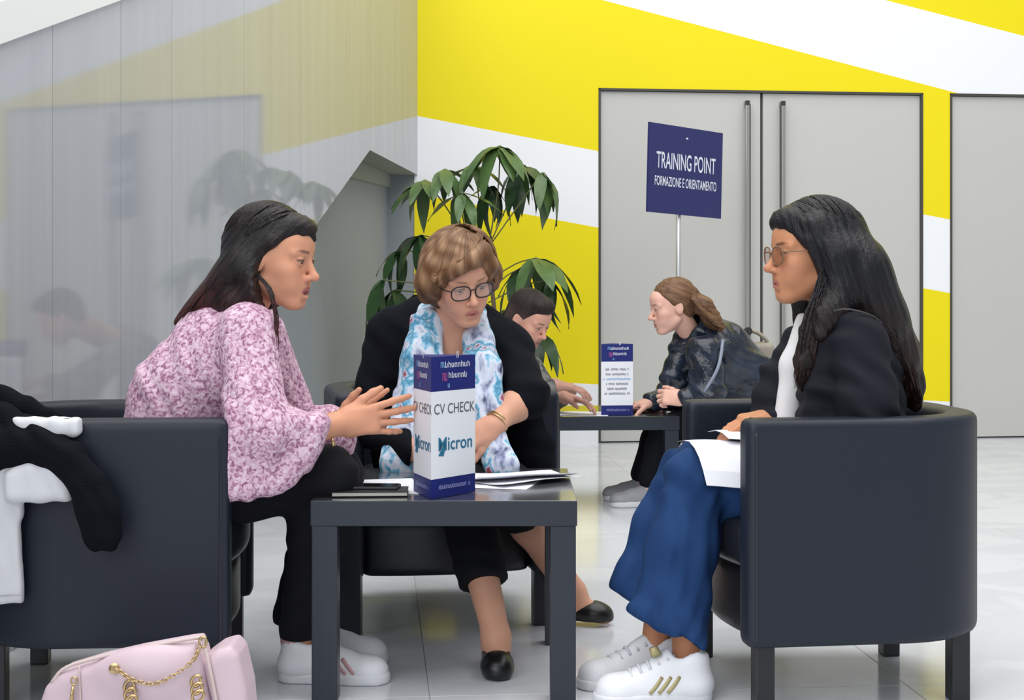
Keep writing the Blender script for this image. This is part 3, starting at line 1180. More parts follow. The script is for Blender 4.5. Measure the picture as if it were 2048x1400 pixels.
class Head:
    """implicit head; local frame x forward, y left, z up, origin between the ears at eye height"""

    def __init__(self, c, f, roll=0.0, scale=1.0, up=(0, 0, 1)):
        self.c, self.R, self.s = np.asarray(c, float), basis(f, up, roll), scale

    def w(self, *p):
        return self.c + self.R @ (np.array(p, float) * self.s)

    def loc(self, V):
        return ((V - self.c) @ self.R) / self.s

    def add(self, S, open_mouth=0.0, male=False):
        s, R, w = self.s, self.R, self.w

        def E(c, r, k=0.015, op='u', Rl=None):
            S.ell(w(*c), np.array(r) * s, R if Rl is None else R @ Rl, k * s, op)

        def C(a, b, ra, rb=None, k=0.01, op='u'):
            S.cap(w(*a), w(*b), ra * s, (ra if rb is None else rb) * s, k * s, op)
        E((-0.012, 0, 0.030), (0.095, 0.074, 0.084))
        E((0.030, 0, -0.020), (0.058, 0.060, 0.082), 0.02)
        E((0.036, 0, -0.066), (0.048, 0.046, 0.042), 0.02)
        E((0.058, 0, 0.040), (0.034, 0.050, 0.036), 0.02)                # forehead
        C((0.072, -0.008, -0.098), (0.072, 0.008, -0.098), 0.0165, k=0.018)  # chin
        for y in (-1, 1):
            C((0.000, 0.050 * y, -0.058), (0.060, 0.016 * y, -0.098), 0.014, 0.013, 0.02)   # jaw line
            E((0.058, 0.042 * y, -0.024), (0.022, 0.018, 0.018), 0.02)    # cheekbone
            E((0.062, 0.030 * y, -0.050), (0.022, 0.018, 0.022), 0.02)    # cheek
            C((0.080, 0.014 * y, 0.019), (0.070, 0.046 * y, 0.017), 0.0095, 0.008, 0.014)   # brow ridge
            E((-0.008, 0.073 * y, -0.008), (0.019, 0.008, 0.030), 0.006, Rl=rot_z(-0.35 * y))    # ear
            E((-0.003, 0.083 * y, -0.004), (0.010, 0.006, 0.017), 0.004, 's')
        E((0.068, 0, -0.066), (0.026, 0.028, 0.026), 0.02)               # muzzle
        for y in (-1, 1):
            E((0.094, 0.031 * y, -0.002), (0.017, 0.019, 0.012), 0.010, 's')   # socket
            E((0.0755, 0.031 * y, -0.001), (0.0150, 0.0150, 0.0135), 0.005)      # lids over the eyeball
            E((0.0935, 0.0315 * y, -0.0018), (0.0095, 0.0125, 0.0042), 0.002, 's')   # opening
        # nose
        C((0.083, 0, 0.012), (0.106, 0, -0.030), 0.0068, 0.0088, 0.010)
        E((0.109, 0, -0.034), (0.0115, 0.0105, 0.0096), 0.008)
        for y in (-1, 1):
            E((0.094, 0.0115 * y, -0.0385), (0.0105, 0.0072, 0.0078), 0.006)
            E((0.100, 0.0065 * y, -0.0455), (0.0055, 0.0032, 0.0040), 0.003, 's')
        # lips
        zo = -0.5 * open_mouth
        for y in (-1, 1):
            C((0.0925, 0, -0.0640), (0.0825, 0.0195 * y, -0.0695), 0.0055, 0.0030, 0.005)
            C((0.0910, 0, -0.0770 - open_mouth), (0.0820, 0.0185 * y, -0.0715 - open_mouth * 0.5), 0.0064, 0.0030, 0.005)
        E((0.0985, 0, -0.0705 - open_mouth * 0.5), (0.012, 0.018, 0.0013 + open_mouth * 0.5), 0.0025, 's')
        E((0.094, 0, -0.0880 - open_mouth), (0.008, 0.016, 0.004), 0.008, 's')
        if male:
            C((0.0, 0.050, -0.065), (0.06, 0.02, -0.105), 0.014, k=0.02)
            C((0.0, -0.050, -0.065), (0.06, -0.02, -0.105), 0.014, k=0.02)

    def box(self):
        return (self.c - 0.135 * self.s, self.c + 0.135 * self.s)

    def tint(self, V, C, lip, brow, brow_w=1.0, blush=(0.55, 0.22, 0.17), stubble=None):
        """own colours of the face: lips, eyebrows, a little red in nose and cheeks"""
        q = self.loc(V)
        x, y, z = q[:, 0], q[:, 1], q[:, 2]
        ay = np.abs(y)

        def mix(mask, c):
            m = np.clip(mask, 0, 1)[:, None]
            C[:] = C * (1 - m) + np.array(c)[None, :3] * m
        face = (x > 0.02)
        ch = np.exp(-(((ay - 0.040) / 0.020) ** 2 + ((z + 0.030) / 0.020) ** 2)) * face
        mix(0.30 * ch, blush)
        no = np.exp(-((y / 0.014) ** 2 + ((z + 0.036) / 0.014) ** 2)) * (x > 0.085)
        mix(0.35 * no, blush)
        dl = np.sqrt((ay * 0.62) ** 2 + ((z + 0.0705 + 0.10 * ay - 0.003) * 1.25) ** 2)
        mix((np.clip((0.0145 - dl) / 0.003, 0, 1)) * (x > 0.078) * 0.85, lip)
        bz = 0.0215 + 0.10 * (ay - 0.014) - 9.0 * np.clip(ay - 0.034, 0, 1) ** 2 * 1.4
        bt = np.clip((ay - 0.010) / 0.006, 0, 1) * np.clip((0.052 - ay) / 0.016, 0, 1)
        mb = np.clip((0.0042 * brow_w * (0.45 + 0.55 * bt) - np.abs(z - bz)) / 0.0022, 0, 1) * bt * (x > 0.03)
        mix(0.75 * mb, brow)
        so = np.exp(-(((ay - 0.031) / 0.016) ** 2 + ((z + 0.0005) / 0.0075) ** 2)) * (x > 0.06)
        mix(0.30 * so, (0.20, 0.085, 0.06))
        ey = np.clip((0.0030 - np.abs(z - 0.0036 + 14 * (ay - 0.031) ** 2)) / 0.0014, 0, 1) * (np.abs(ay - 0.031) < 0.0145) * (x > 0.06)
        mix(0.8 * ey, (0.03, 0.018, 0.014))
        if stubble is not None:
            st = np.clip((-0.045 - z) / 0.02, 0, 1) * (x > -0.02)
            mix(0.45 * st, stubble)
        return C

    def eyes(self, parent, iris=(0.06, 0.03, 0.015), look=(1, 0, -0.15)):
        lk = nrm(look)
        for y in (-1, 1):
            n1, n2 = 12, 16
            c = np.array([0.0765, 0.031 * y, -0.0015])
            vs, fs = [], []
            for i in range(n1 + 1):
                a = math.pi * i / n1
                for j in range(n2):
                    b = 2 * math.pi * j / n2
                    vs.append((math.cos(a), math.sin(a) * math.cos(b), math.sin(a) * math.sin(b)))
            vs = np.array(vs)
            Rl = basis(lk)
            vs = vs @ Rl.T
            dt = vs @ lk
            col = np.tile(np.array([[0.62, 0.58, 0.56]]), (len(vs), 1))
            col[dt > 0.86] = iris
            col[dt > 0.97] = (0.006, 0.005, 0.005)
            wv = np.array([self.w(*(c + v * 0.0122)) for v in vs])
            for i in range(n1):
                for j in range(n2):
                    fs.append((i * n2 + j, (i + 1) * n2 + j, (i + 1) * n2 + (j + 1) % n2, i * n2 + (j + 1) % n2))
            mesh_obj('eye', wv, fs, M_eye, parent, smooth=True, col=col)


def rot_z(a):
    c, s = math.cos(a), math.sin(a)
    return np.array([[c, -s, 0], [s, c, 0], [0, 0, 1]])


def add_hand(S, wrist, X, T, curls=(0.35, 0.4, 0.45, 0.5), thumb=(0.75, 0.15), scale=1.0, spread=0.10, forearm=None):
    """X along the hand, T towards the thumb side; dorsal side = X x T or its opposite, given by sign in D"""
    X = nrm(X)
    T = nrm(np.asarray(T, float) - X * np.dot(T, X))
    D = add_hand.dorsal
    D = nrm(np.asarray(D, float) - X * np.dot(D, X) - T * np.dot(D, T))
    s = scale
    w0 = np.asarray(wrist, float)

    def at(x, t, d): return w0 + (X * x + T * t + D * d) * s
    Rm = np.stack([X, T, D], 1)
    S.rbox(at(0.048, 0.000, 0.0), np.array([0.046, 0.036, 0.0135]) * s, 0.0125 * s, Rm, 0.014 * s)
    S.cap(at(-0.02, 0, 0), at(0.03, 0, 0), 0.0265 * s, 0.026 * s, 0.02 * s, n=D, fl=1.35)
    S.ell(at(0.032, 0.024, -0.010), np.array([0.032, 0.017, 0.015]) * s, Rm, 0.014 * s)     # ball of the thumb
    base = [(0.088, 0.0285), (0.092, 0.0095), (0.089, -0.0095), (0.082, -0.0275)]
    lens = [(0.042, 0.026, 0.021), (0.046, 0.029, 0.022), (0.043, 0.027, 0.021), (0.034, 0.021, 0.019)]
    rad = [0.0089, 0.0091, 0.0086, 0.0076]
    pts_out = []
    for i in range(4):
        bx, bt = base[i]
        p = at(bx - 0.012, bt, 0.001)
        side = (1.5 - i) * spread
        dirx = nrm(X * math.cos(side) + T * math.sin(side))
        a = 0.0
        cu = curls[i] if not np.isscalar(curls[i]) else (curls[i] * 0.8, curls[i], curls[i] * 0.8)
        pts, rr = [p], [rad[i] * 1.12 * s]
        for j, L in enumerate(lens[i]):
            a += cu[j]
            d = dirx * math.cos(a) - D * math.sin(a)
            p = p + d * (L + (0.012 if j == 0 else 0)) * s
            pts.append(p)
            rr.append(rad[i] * (1.0, 0.92, 0.80)[j] * s)
        S.chain(pts, rr, 0.0045 * s)
        pts_out.append(pts)
    # thumb: leaves the side of the palm near its base
    p = at(0.022, 0.026, -0.008)
    ang, dn = thumb
    d1 = nrm(X * math.cos(ang) + T * math.sin(ang) - D * dn)
    d2 = nrm(X * math.cos(ang * 0.75) + T * math.sin(ang * 0.75) - D * (dn + 0.15))
    d3 = nrm(X * math.cos(ang * 0.6) + T * math.sin(ang * 0.6) - D * (dn + 0.25))
    q = [p, p + d1 * 0.042 * s, p + d1 * 0.042 * s + d2 * 0.032 * s, p + d1 * 0.042 * s + d2 * 0.032 * s + d3 * 0.024 * s]
    S.chain(q, [0.0135 * s, 0.0108 * s, 0.0098 * s, 0.0080 * s], 0.008 * s)
    ends = [pp for f in pts_out for pp in f] + q + [w0]
    return (np.min(ends, 0) - 0.012, np.max(ends, 0) + 0.012)


add_hand.dorsal = (0, 0, 1)


def limb(S, a, b, c, r, k=0.03, bulge=0.0):
    """two-bone limb a-b-c with radii r = (at a, at b, at c)"""
    a, b, c = (np.asarray(p, float) for p in (a, b, c))
    S.cap(a, b, r[0], r[1], k)
    m = b + (c - b) * 0.32
    S.cap(b, m, r[1], (r[1] + bulge), k)
    S.cap(m, c, (r[1] + bulge), r[2], k)


def torso(S, pel, chest, neck, lat, fwd, g=0.0, k=0.06, bust=0.0, wp=0.15, wc=0.145):
    """pelvis, belly, rib cage as blended ellipsoids; lat = to the left, fwd = forward"""
    pel, chest, neck = (np.asarray(p, float) for p in (pel, chest, neck))
    up = nrm(neck - pel)
    lat = nrm(np.asarray(lat, float) - up * np.dot(lat, up))
    f = np.cross(lat, up)
    R = np.stack([f, lat, up], 1)
    Rp = basis(fwd)
    S.ell(pel, (0.115 + g, wp + g, 0.105 + g), Rp, k)
    S.ell(pel * 0.52 + chest * 0.48, (0.100 + g, 0.128 + g, 0.14 + g), R, k)
    S.ell(chest, (0.108 + g, wc + g, 0.145 + g), R, k)
    if bust:
        for y in (-1, 1):
            S.ell(chest + f * (0.075 + g * 0.5) + lat * 0.07 * y - up * 0.015, (bust, bust * 1.05, bust * 1.05), R, 0.04)
    S.ell(chest * 0.45 + neck * 0.55, (0.070 + g, 0.125 + g, 0.060 + g), R, k)
    return R


def sneaker(parent, heel, toe, m_up, m_sole, w=0.045, h=0.085, ankle=None, name='shoe', stripe=None, stripes=3, lace=None, side=None, s0=0.36):
    """low trainer from heel to toe point on the floor"""
    heel, toe = np.asarray(heel, float), np.asarray(toe, float)
    d = toe - heel
    L = np.linalg.norm(d)
    x = d / L
    zz = np.array([0, 0, 1.0])
    y = nrm(np.cross(zz, x))
    zz = np.cross(x, y)
    R = np.stack([x, y, zz], 1)

    def at(a, b, c): return heel + x * a * L + y * b + zz * c
    S = Sdf()
    S.cap(at(0.16, 0, 0.038), at(0.82, 0, 0.030), w * 0.90, w * 0.90, 0.02, n=zz, fl=1.25)
    S.cap(at(0.80, 0, 0.030), at(0.84, 0, 0.030), w * 0.92, w * 0.86, 0.02, n=zz, fl=1.15)
    S.cap(at(0.14, 0, 0.045), at(0.155, 0, h), w * 0.80, w * 0.70, 0.025)
    S.cap(at(0.22, 0, h - 0.012), at(0.60, 0, 0.056), w * 0.72, w * 0.62, 0.03)
    S.cap(at(0.36, 0, h + 0.004), at(0.46, 0, h - 0.012), w * 0.42, w * 0.42, 0.012)
    S.cap(at(0.13, 0, h + 0.035), at(0.26, 0, h + 0.020), w * 0.62, w * 0.62, 0.010, 's')
    S.half(heel + zz * 0.016, -zz, 0.002)
    sh = sdf_obj(name, S, m_up, parent, 0.005, 1)
    S = Sdf()
    n = 0.003

    def sole(px, py, pz):
        q = (px - heel[0], py - heel[1], pz - heel[2])
        a = q[0] * x[0] + q[1] * x[1] + q[2] * x[2]
        b = q[0] * y[0] + q[1] * y[1] + q[2] * y[2]
        c = q[0] * zz[0] + q[1] * zz[1] + q[2] * zz[2]
        t = np.clip(a, 0.04, L - 0.048)
        ww = 0.040 + (w + 0.003 - 0.040) * np.clip((a / L - 0.25) / 0.4, 0, 1)
        dd = np.sqrt((a - t) ** 2 + b * b) - ww
        dz = np.abs(c - 0.0135) - 0.0135
        return np.maximum(dd, dz)
    ex = 0.06
    S.fun(sole, np.minimum(heel, toe) - ex, np.maximum(heel, toe) + np.array([ex, ex, 0.03]), 0.001)
    sdf_obj('sole', S, m_sole, sh, 0.005, 1)
    sd = 1.0 if side is None else side
    if stripe is not None:
        for i in range(stripes):
            a0 = s0 + 0.075 * i
            pts = [at(a0 + 0.06, sd * (w * 0.90), 0.030), at(a0 + 0.01, sd * (w * 0.90), 0.046), at(a0 - 0.05, sd * (w * 0.74), 0.066)]
            tube('stripe', spline(pts, 6), 0.0050, stripe, sh, 6, flat=(y, 0.8))
    if lace is not None:
        for i in range(5):
            a = 0.40 + 0.075 * i
            zc = h + 0.012 - 0.0095 * i
            pts = [at(a, -0.026, zc - 0.014), at(a + 0.01, 0, zc), at(a, 0.026, zc - 0.014)]
            tube('lace', spline(pts, 6), 0.0042, lace, sh, 5)
    return sh


def strands(name, roots, m, parent, col, flow=None, seg=4):
    """many tapered locks joined in one mesh; roots = list of (points, radius)"""
    vs, fs, cs = [], [], []
    for pts, r in roots:
        pts = spline(pts, 10)
        n = len(pts)
        rad = [r * (0.35 + 0.65 * math.sin(math.pi * min(1.0, (i + 1.5) / n * 0.75 + 0.1))) * (1.0 if i < n - 1 else 0.25) for i in range(n)]
        v, f = tube_data(pts, rad, seg, cap=True)
        k = len(vs)
        vs += v
        fs += [tuple(i + k for i in q) for q in f]
    vs = np.array(vs)
    return mesh_obj(name, vs, fs, m, parent, smooth=True, col=col(vs), flow=None if flow is None else flow(vs))


def cap_strands(hd, c, r, n, seed, sides=(-1, 1), x0=(-0.09, 0.075), drift=0.05, a1=(95, 120), rad=(0.0022, 0.004), part=0.0, k=1.012):
    """locks combed from a middle parting over both sides of the head"""
    rr = random.Random(seed)
    out = []
    for i in range(n):
        sd = rr.choice(sides)
        xs = rr.uniform(*x0)
        ae = math.radians(rr.uniform(*a1))
        pts = []
        for j in range(5):
            t = j / 4
            x = max(xs - drift * t * t * rr.uniform(0.8, 1.2), c[0] - 0.90 * r[0])
            q = 1 - ((x - c[0]) / r[0]) ** 2
            s_ = math.sqrt(max(q, 0.02)) * k * (1.0 + 0.012 * rr.random())
            al = ae * t
            pts.append(hd.w(x, part * (1 - t) + sd * r[1] * s_ * math.sin(al), c[2] + r[2] * s_ * math.cos(al)))
        out.append((pts, rr.uniform(*rad)))
    return out


def flat_col(c, n=None, jit=0.0):
    def f(V):
        C = np.tile(np.array([c[:3]], float), (len(V), 1))
        return C
    return f


def lerp_col(V, t, a, b):
    t = np.clip(t, 0, 1)[:, None]
    return np.array(a[:3])[None] * (1 - t) + np.array(b[:3])[None] * t


def person(label, base, S, tint, fine_boxes, res=0.010, fine=0.0030, name='person'):
    o = sdf_obj(name, S, M_skin, None, res, 1, tint, fine, fine_boxes, loc=base)
    tag(o, label, 'person')
    return o


def glasses(head, parent, m_frame, m_lens, rw=0.026, rh=0.019, x=0.098, tint_name='glasses'):
    g = None
    up = 0.0
    parts = []
    for y in (-1, 1):
        pts = []
        for i in range(20):
            a = 2 * math.pi * i / 20
            ca, sa = math.cos(a), math.sin(a)
            ex = 0.75
            pts.append(head.w(x - 0.006 * abs(math.copysign(abs(ca) ** ex, ca) * y * 0.5 + 0.5) * 1.0, 0.033 * y + rw * math.copysign(abs(ca) ** ex, ca), -0.004 + rh * math.copysign(abs(sa) ** ex, sa)))
        parts.append((pts, True))
    vs, fs = [], []
    rims = []
    for pts, cl in parts:
        v, f = tube_data(pts, 0.0019 * head.s, 6, closed=True)
        k = len(vs); vs += v; fs += [tuple(i + k for i in q) for q in f]
        rims.append(pts)
    br = [head.w(x, -0.008, 0.002), head.w(x + 0.004, 0, 0.005), head.w(x, 0.008, 0.002)]
    v, f = tube_data(spline(br, 6), 0.0018 * head.s, 6); k = len(vs); vs += v; fs += [tuple(i + k for i in q) for q in f]
    for y in (-1, 1):
        pp = [head.w(x - 0.006, 0.058 * y, 0.004), head.w(x - 0.03, 0.074 * y, 0.005), head.w(0.0, 0.081 * y, 0.004), head.w(-0.02, 0.080 * y, -0.012)]
        v, f = tube_data(spline(pp, 8), 0.0018 * head.s, 6); k = len(vs); vs += v; fs += [tuple(i + k for i in q) for q in f]
    g = mesh_obj('glasses', vs, fs, m_frame, parent, smooth=True)
    for pts in rims:
        mesh_obj('lens', pts, [tuple(range(len(pts)))], m_lens, g)
    return g


M_glass_frame = mat('glasses_frame', (0.015, 0.010, 0.012, 1), 0.3)
M_lens_clear = mat('lens_clear', (0.9, 0.92, 0.95, 1), 0.05, 0.5, alpha=0.12)
M_lens_amber = mat('lens_amber', (0.30, 0.10, 0.03, 1), 0.05, 0.5, alpha=0.45)
M_gold = mat('gold', (0.55, 0.40, 0.21, 1), 0.28, metal=1.0)
SKIN_A = np.array(lin(224, 172, 146)[:3])


def poly_prim(S, pts, yc, h, r=0.01, k=0.02, op='u', tilt=0.0):
    """outline in the x-z plane (world), half-thickness h about y = yc + tilt*(x - x0), rounded by r"""
    p = np.asarray(pts, float)
    x0 = p[:, 0].mean()

    def f(x, y, z):
        d = None
        sgn = None
        n = len(p)
        j = n - 1
        d = (x - p[0, 0]) ** 2 + (z - p[0, 1]) ** 2
        sgn = np.ones_like(d)
        for i in range(n):
            ex, ez = p[j] - p[i]
            wx, wz = x - p[i, 0], z - p[i, 1]
            t = np.clip((wx * ex + wz * ez) / (ex * ex + ez * ez), 0, 1)
            d = np.minimum(d, (wx - ex * t) ** 2 + (wz - ez * t) ** 2)
            c1, c2, c3 = (z >= p[i, 1]) & (x == x), (z < p[j, 1]) & (x == x), ex * wz > ez * wx
            fl = (c1 & c2 & c3) | (~c1 & ~c2 & ~c3)
            sgn = np.where(fl, -sgn, sgn)
            j = i
        a = sgn * np.sqrt(d) + r
        b = np.abs(y - yc - tilt * (x - x0)) - h + r
        return np.sqrt(np.maximum(a, 0) ** 2 + np.maximum(b, 0) ** 2) + np.minimum(np.maximum(a, b), 0) - r
    e = h + abs(tilt) * 0.3
    return S.fun(f, (p[:, 0].min(), yc - e, p[:, 1].min()), (p[:, 0].max(), yc + e, p[:, 1].max()), k, op)


def trim_leg(S, c, an):
    """cut a trouser leg square at c"""
    c, an = np.asarray(c, float), np.asarray(an, float)
    n = nrm(an - c)
    e = an + n * 0.1

    def f(x, y, z):
        px, py, pz = x - c[0], y - c[1], z - c[2]
        t = np.clip((px * (e - c)[0] + py * (e - c)[1] + pz * (e - c)[2]) / float((e - c) @ (e - c)), 0, 1)
        d = np.sqrt((px - t * (e - c)[0]) ** 2 + (py - t * (e - c)[1]) ** 2 + (pz - t * (e - c)[2]) ** 2) - 0.088
        return np.maximum(d, -(px * n[0] + py * n[1] + pz * n[2]))
    return S.fun(f, np.minimum(c, e) - 0.13, np.maximum(c, e) + 0.13, 0.004, 's')


def xz(pts, Y):
    return [tuple(P(u, v, Y)[[0, 2]]) for u, v in pts]


def folds(S, lo, hi, amp, dirv, wl, seed=0, op='d'):
    """cloth folds: waves of wavelength wl across direction dirv, warped"""
    d = nrm(dirv)
    o = np.cross(d, [0.3, 0.9, 0.1]); o = nrm(o)

    def f(x, y, z):
        a = (x * d[0] + y * d[1] + z * d[2]) * 2 * math.pi / wl
        b = (x * o[0] + y * o[1] + z * o[2])
        return amp * np.sin(a + 2.2 * np.sin(b * 19 + seed) + seed) * (0.6 + 0.4 * np.sin(b * 31 + a * 0.37 + 2 * seed))
    return S.fun(f, lo, hi, 0.0, op)


def noise_mat(name, stops, scale, rough=0.8, detail=3.0, bump=0.0, dist=0.0, kind='noise', sheen=0.0, bscale=None, spec=0.3):
    """cloth print: colour ramp over a noise / cell pattern"""
    m = bpy.data.materials.new(name)
    m.use_nodes = True
    nt = m.node_tree
    b = nt.nodes['Principled BSDF']
    b.inputs['Roughness'].default_value = rough
    b.inputs['Specular IOR Level'].default_value = spec
    b.inputs['Sheen Weight'].default_value = sheen
    tc = nt.nodes.new('ShaderNodeTexCoord')
    mp = nt.nodes.new('ShaderNodeMapping')
    mp.inputs['Scale'].default_value = scale
    nt.links.new(tc.outputs['Object'], mp.inputs['Vector'])
    if kind == 'noise':
        n = nt.nodes.new('ShaderNodeTexNoise')
        n.inputs['Detail'].default_value = detail
        n.inputs['Distortion'].default_value = dist
        out = n.outputs['Fac']
    else:
        n = nt.nodes.new('ShaderNodeTexVoronoi')
        n.feature = kind
        out = n.outputs['Distance']
    n.inputs['Scale'].default_value = 1.0
    nt.links.new(mp.outputs['Vector'], n.inputs['Vector'])
    cr = nt.nodes.new('ShaderNodeValToRGB')
    els = cr.color_ramp.elements
    while len(els) > 1: els.remove(els[-1])
    els[0].position, els[0].color = stops[0][0], stops[0][1]
    for pz, c in stops[1:]:
        e = els.new(pz); e.color = c
    nt.links.new(out, cr.inputs['Fac'])
    nt.links.new(cr.outputs['Color'], b.inputs['Base Color'])
    if bump:
        src = out
        if bscale:
            n2 = nt.nodes.new('ShaderNodeTexNoise')
            n2.inputs['Scale'].default_value = bscale
            n2.inputs['Detail'].default_value = 3.0
            nt.links.new(tc.outputs['Object'], n2.inputs['Vector'])
            src = n2.outputs['Fac']
        bp = nt.nodes.new('ShaderNodeBump')
        bp.inputs['Strength'].default_value = bump
        bp.inputs['Distance'].default_value = 0.004
        nt.links.new(src, bp.inputs['Height'])
        nt.links.new(bp.outputs['Normal'], b.inputs['Normal'])
    MATS[name] = m
    return m


M_lace = noise_mat('pink_lace', [(0.32, (0.25, 0.105, 0.19, 1)), (0.42, (0.42, 0.22, 0.33, 1)), (0.49, (0.56, 0.355, 0.47, 1)), (0.58, (0.67, 0.475, 0.58, 1)), (0.70, (0.74, 0.58, 0.68, 1))],
                   (95, 95, 95), 0.9, 2.0, 0.4, 0.8)
M_black_cloth = mat('black_cloth', (0.0055, 0.006, 0.009, 1), 0.85, 0.25, bump=((90, 90, 90), 0.15, 0.003, 3.0))
M_knit = mat('black_knit', (0.0048, 0.0055, 0.009, 1), 0.95, 0.15, bump=((160, 160, 60), 0.35, 0.004, 2.0))
M_blazer = mat('navy_black_blazer', (0.0080, 0.0095, 0.0155, 1), 0.8, 0.25, bump=((70, 70, 70), 0.12, 0.003, 3.0))
M_denim = mat('denim', (0.0075, 0.030, 0.100, 1), 0.85, 0.2, bump=((140, 140, 60), 0.3, 0.002, 3.0), vary=((9, 9, 3), 0.95, (0.017, 0.055, 0.165, 1)))
M_white_shoe = mat('white_trainer', (0.80, 0.81, 0.85, 1), 0.45, 0.4)
M_sole = mat('white_sole', (0.74, 0.75, 0.78, 1), 0.6)
M_pink_stripe = mat('pink_stripe', (0.62, 0.36, 0.38, 1), 0.6)
M_gold_stripe = mat('gold_stripe', (0.42, 0.36, 0.18, 1), 0.4, metal=0.3)
M_lace_w = mat('shoe_lace', (0.66, 0.68, 0.74, 1), 0.7)
M_flat = mat('ballet_flat', (0.006, 0.006, 0.007, 1), 0.35, 0.5)
M_blouse_w = mat('white_blouse', (0.74, 0.73, 0.74, 1), 0.7)
M_scarf = noise_mat('printed_scarf', [(0.30, (0.05, 0.055, 0.11, 1)), (0.36, (0.30, 0.34, 0.50, 1)), (0.43, (0.60, 0.66, 0.80, 1)), (0.49, (0.70, 0.76, 0.87, 1)), (0.53, (0.28, 0.56, 0.76, 1)), (0.585, (0.05, 0.26, 0.42, 1)), (0.63, (0.55, 0.62, 0.75, 1)), (0.67, (0.33, 0.07, 0.11, 1))],
                    (22, 22, 14), 0.8, 4.0, 0.2, 0.35, bscale=60)
M_vinyl = noise_mat('shiny_dark_jacket', [(0.35, (0.006, 0.009, 0.016, 1)), (0.6, (0.018, 0.028, 0.050, 1))], (14, 14, 14), 0.22, 4.0, 1.0, 1.0, bscale=48, spec=0.55)
M_shirt = noise_mat('grey_check_shirt', [(0.4, (0.05, 0.055, 0.05, 1)), (0.6, (0.20, 0.20, 0.19, 1))], (40, 40, 40), 0.85)
M_grey_shoe = mat('grey_trainer', (0.34, 0.34, 0.37, 1), 0.6)
M_brown_shoe = mat('brown_shoe', (0.12, 0.075, 0.055, 1), 0.5)


def skin_tint(base, head, lip=(0.42, 0.13, 0.12), brow=(0.05, 0.03, 0.02), bw_=1.0, **kw):
    def f(V):
        C = np.tile(np.array([base], float), (len(V), 1))
        n = np.sin(V[:, 0] * 61) * np.sin(V[:, 1] * 57 + 1) * np.sin(V[:, 2] * 49 + 2)
        C *= (1 + 0.04 * n)[:, None]
        return head.tint(V, C, lip, brow, bw_, **kw)
    return f


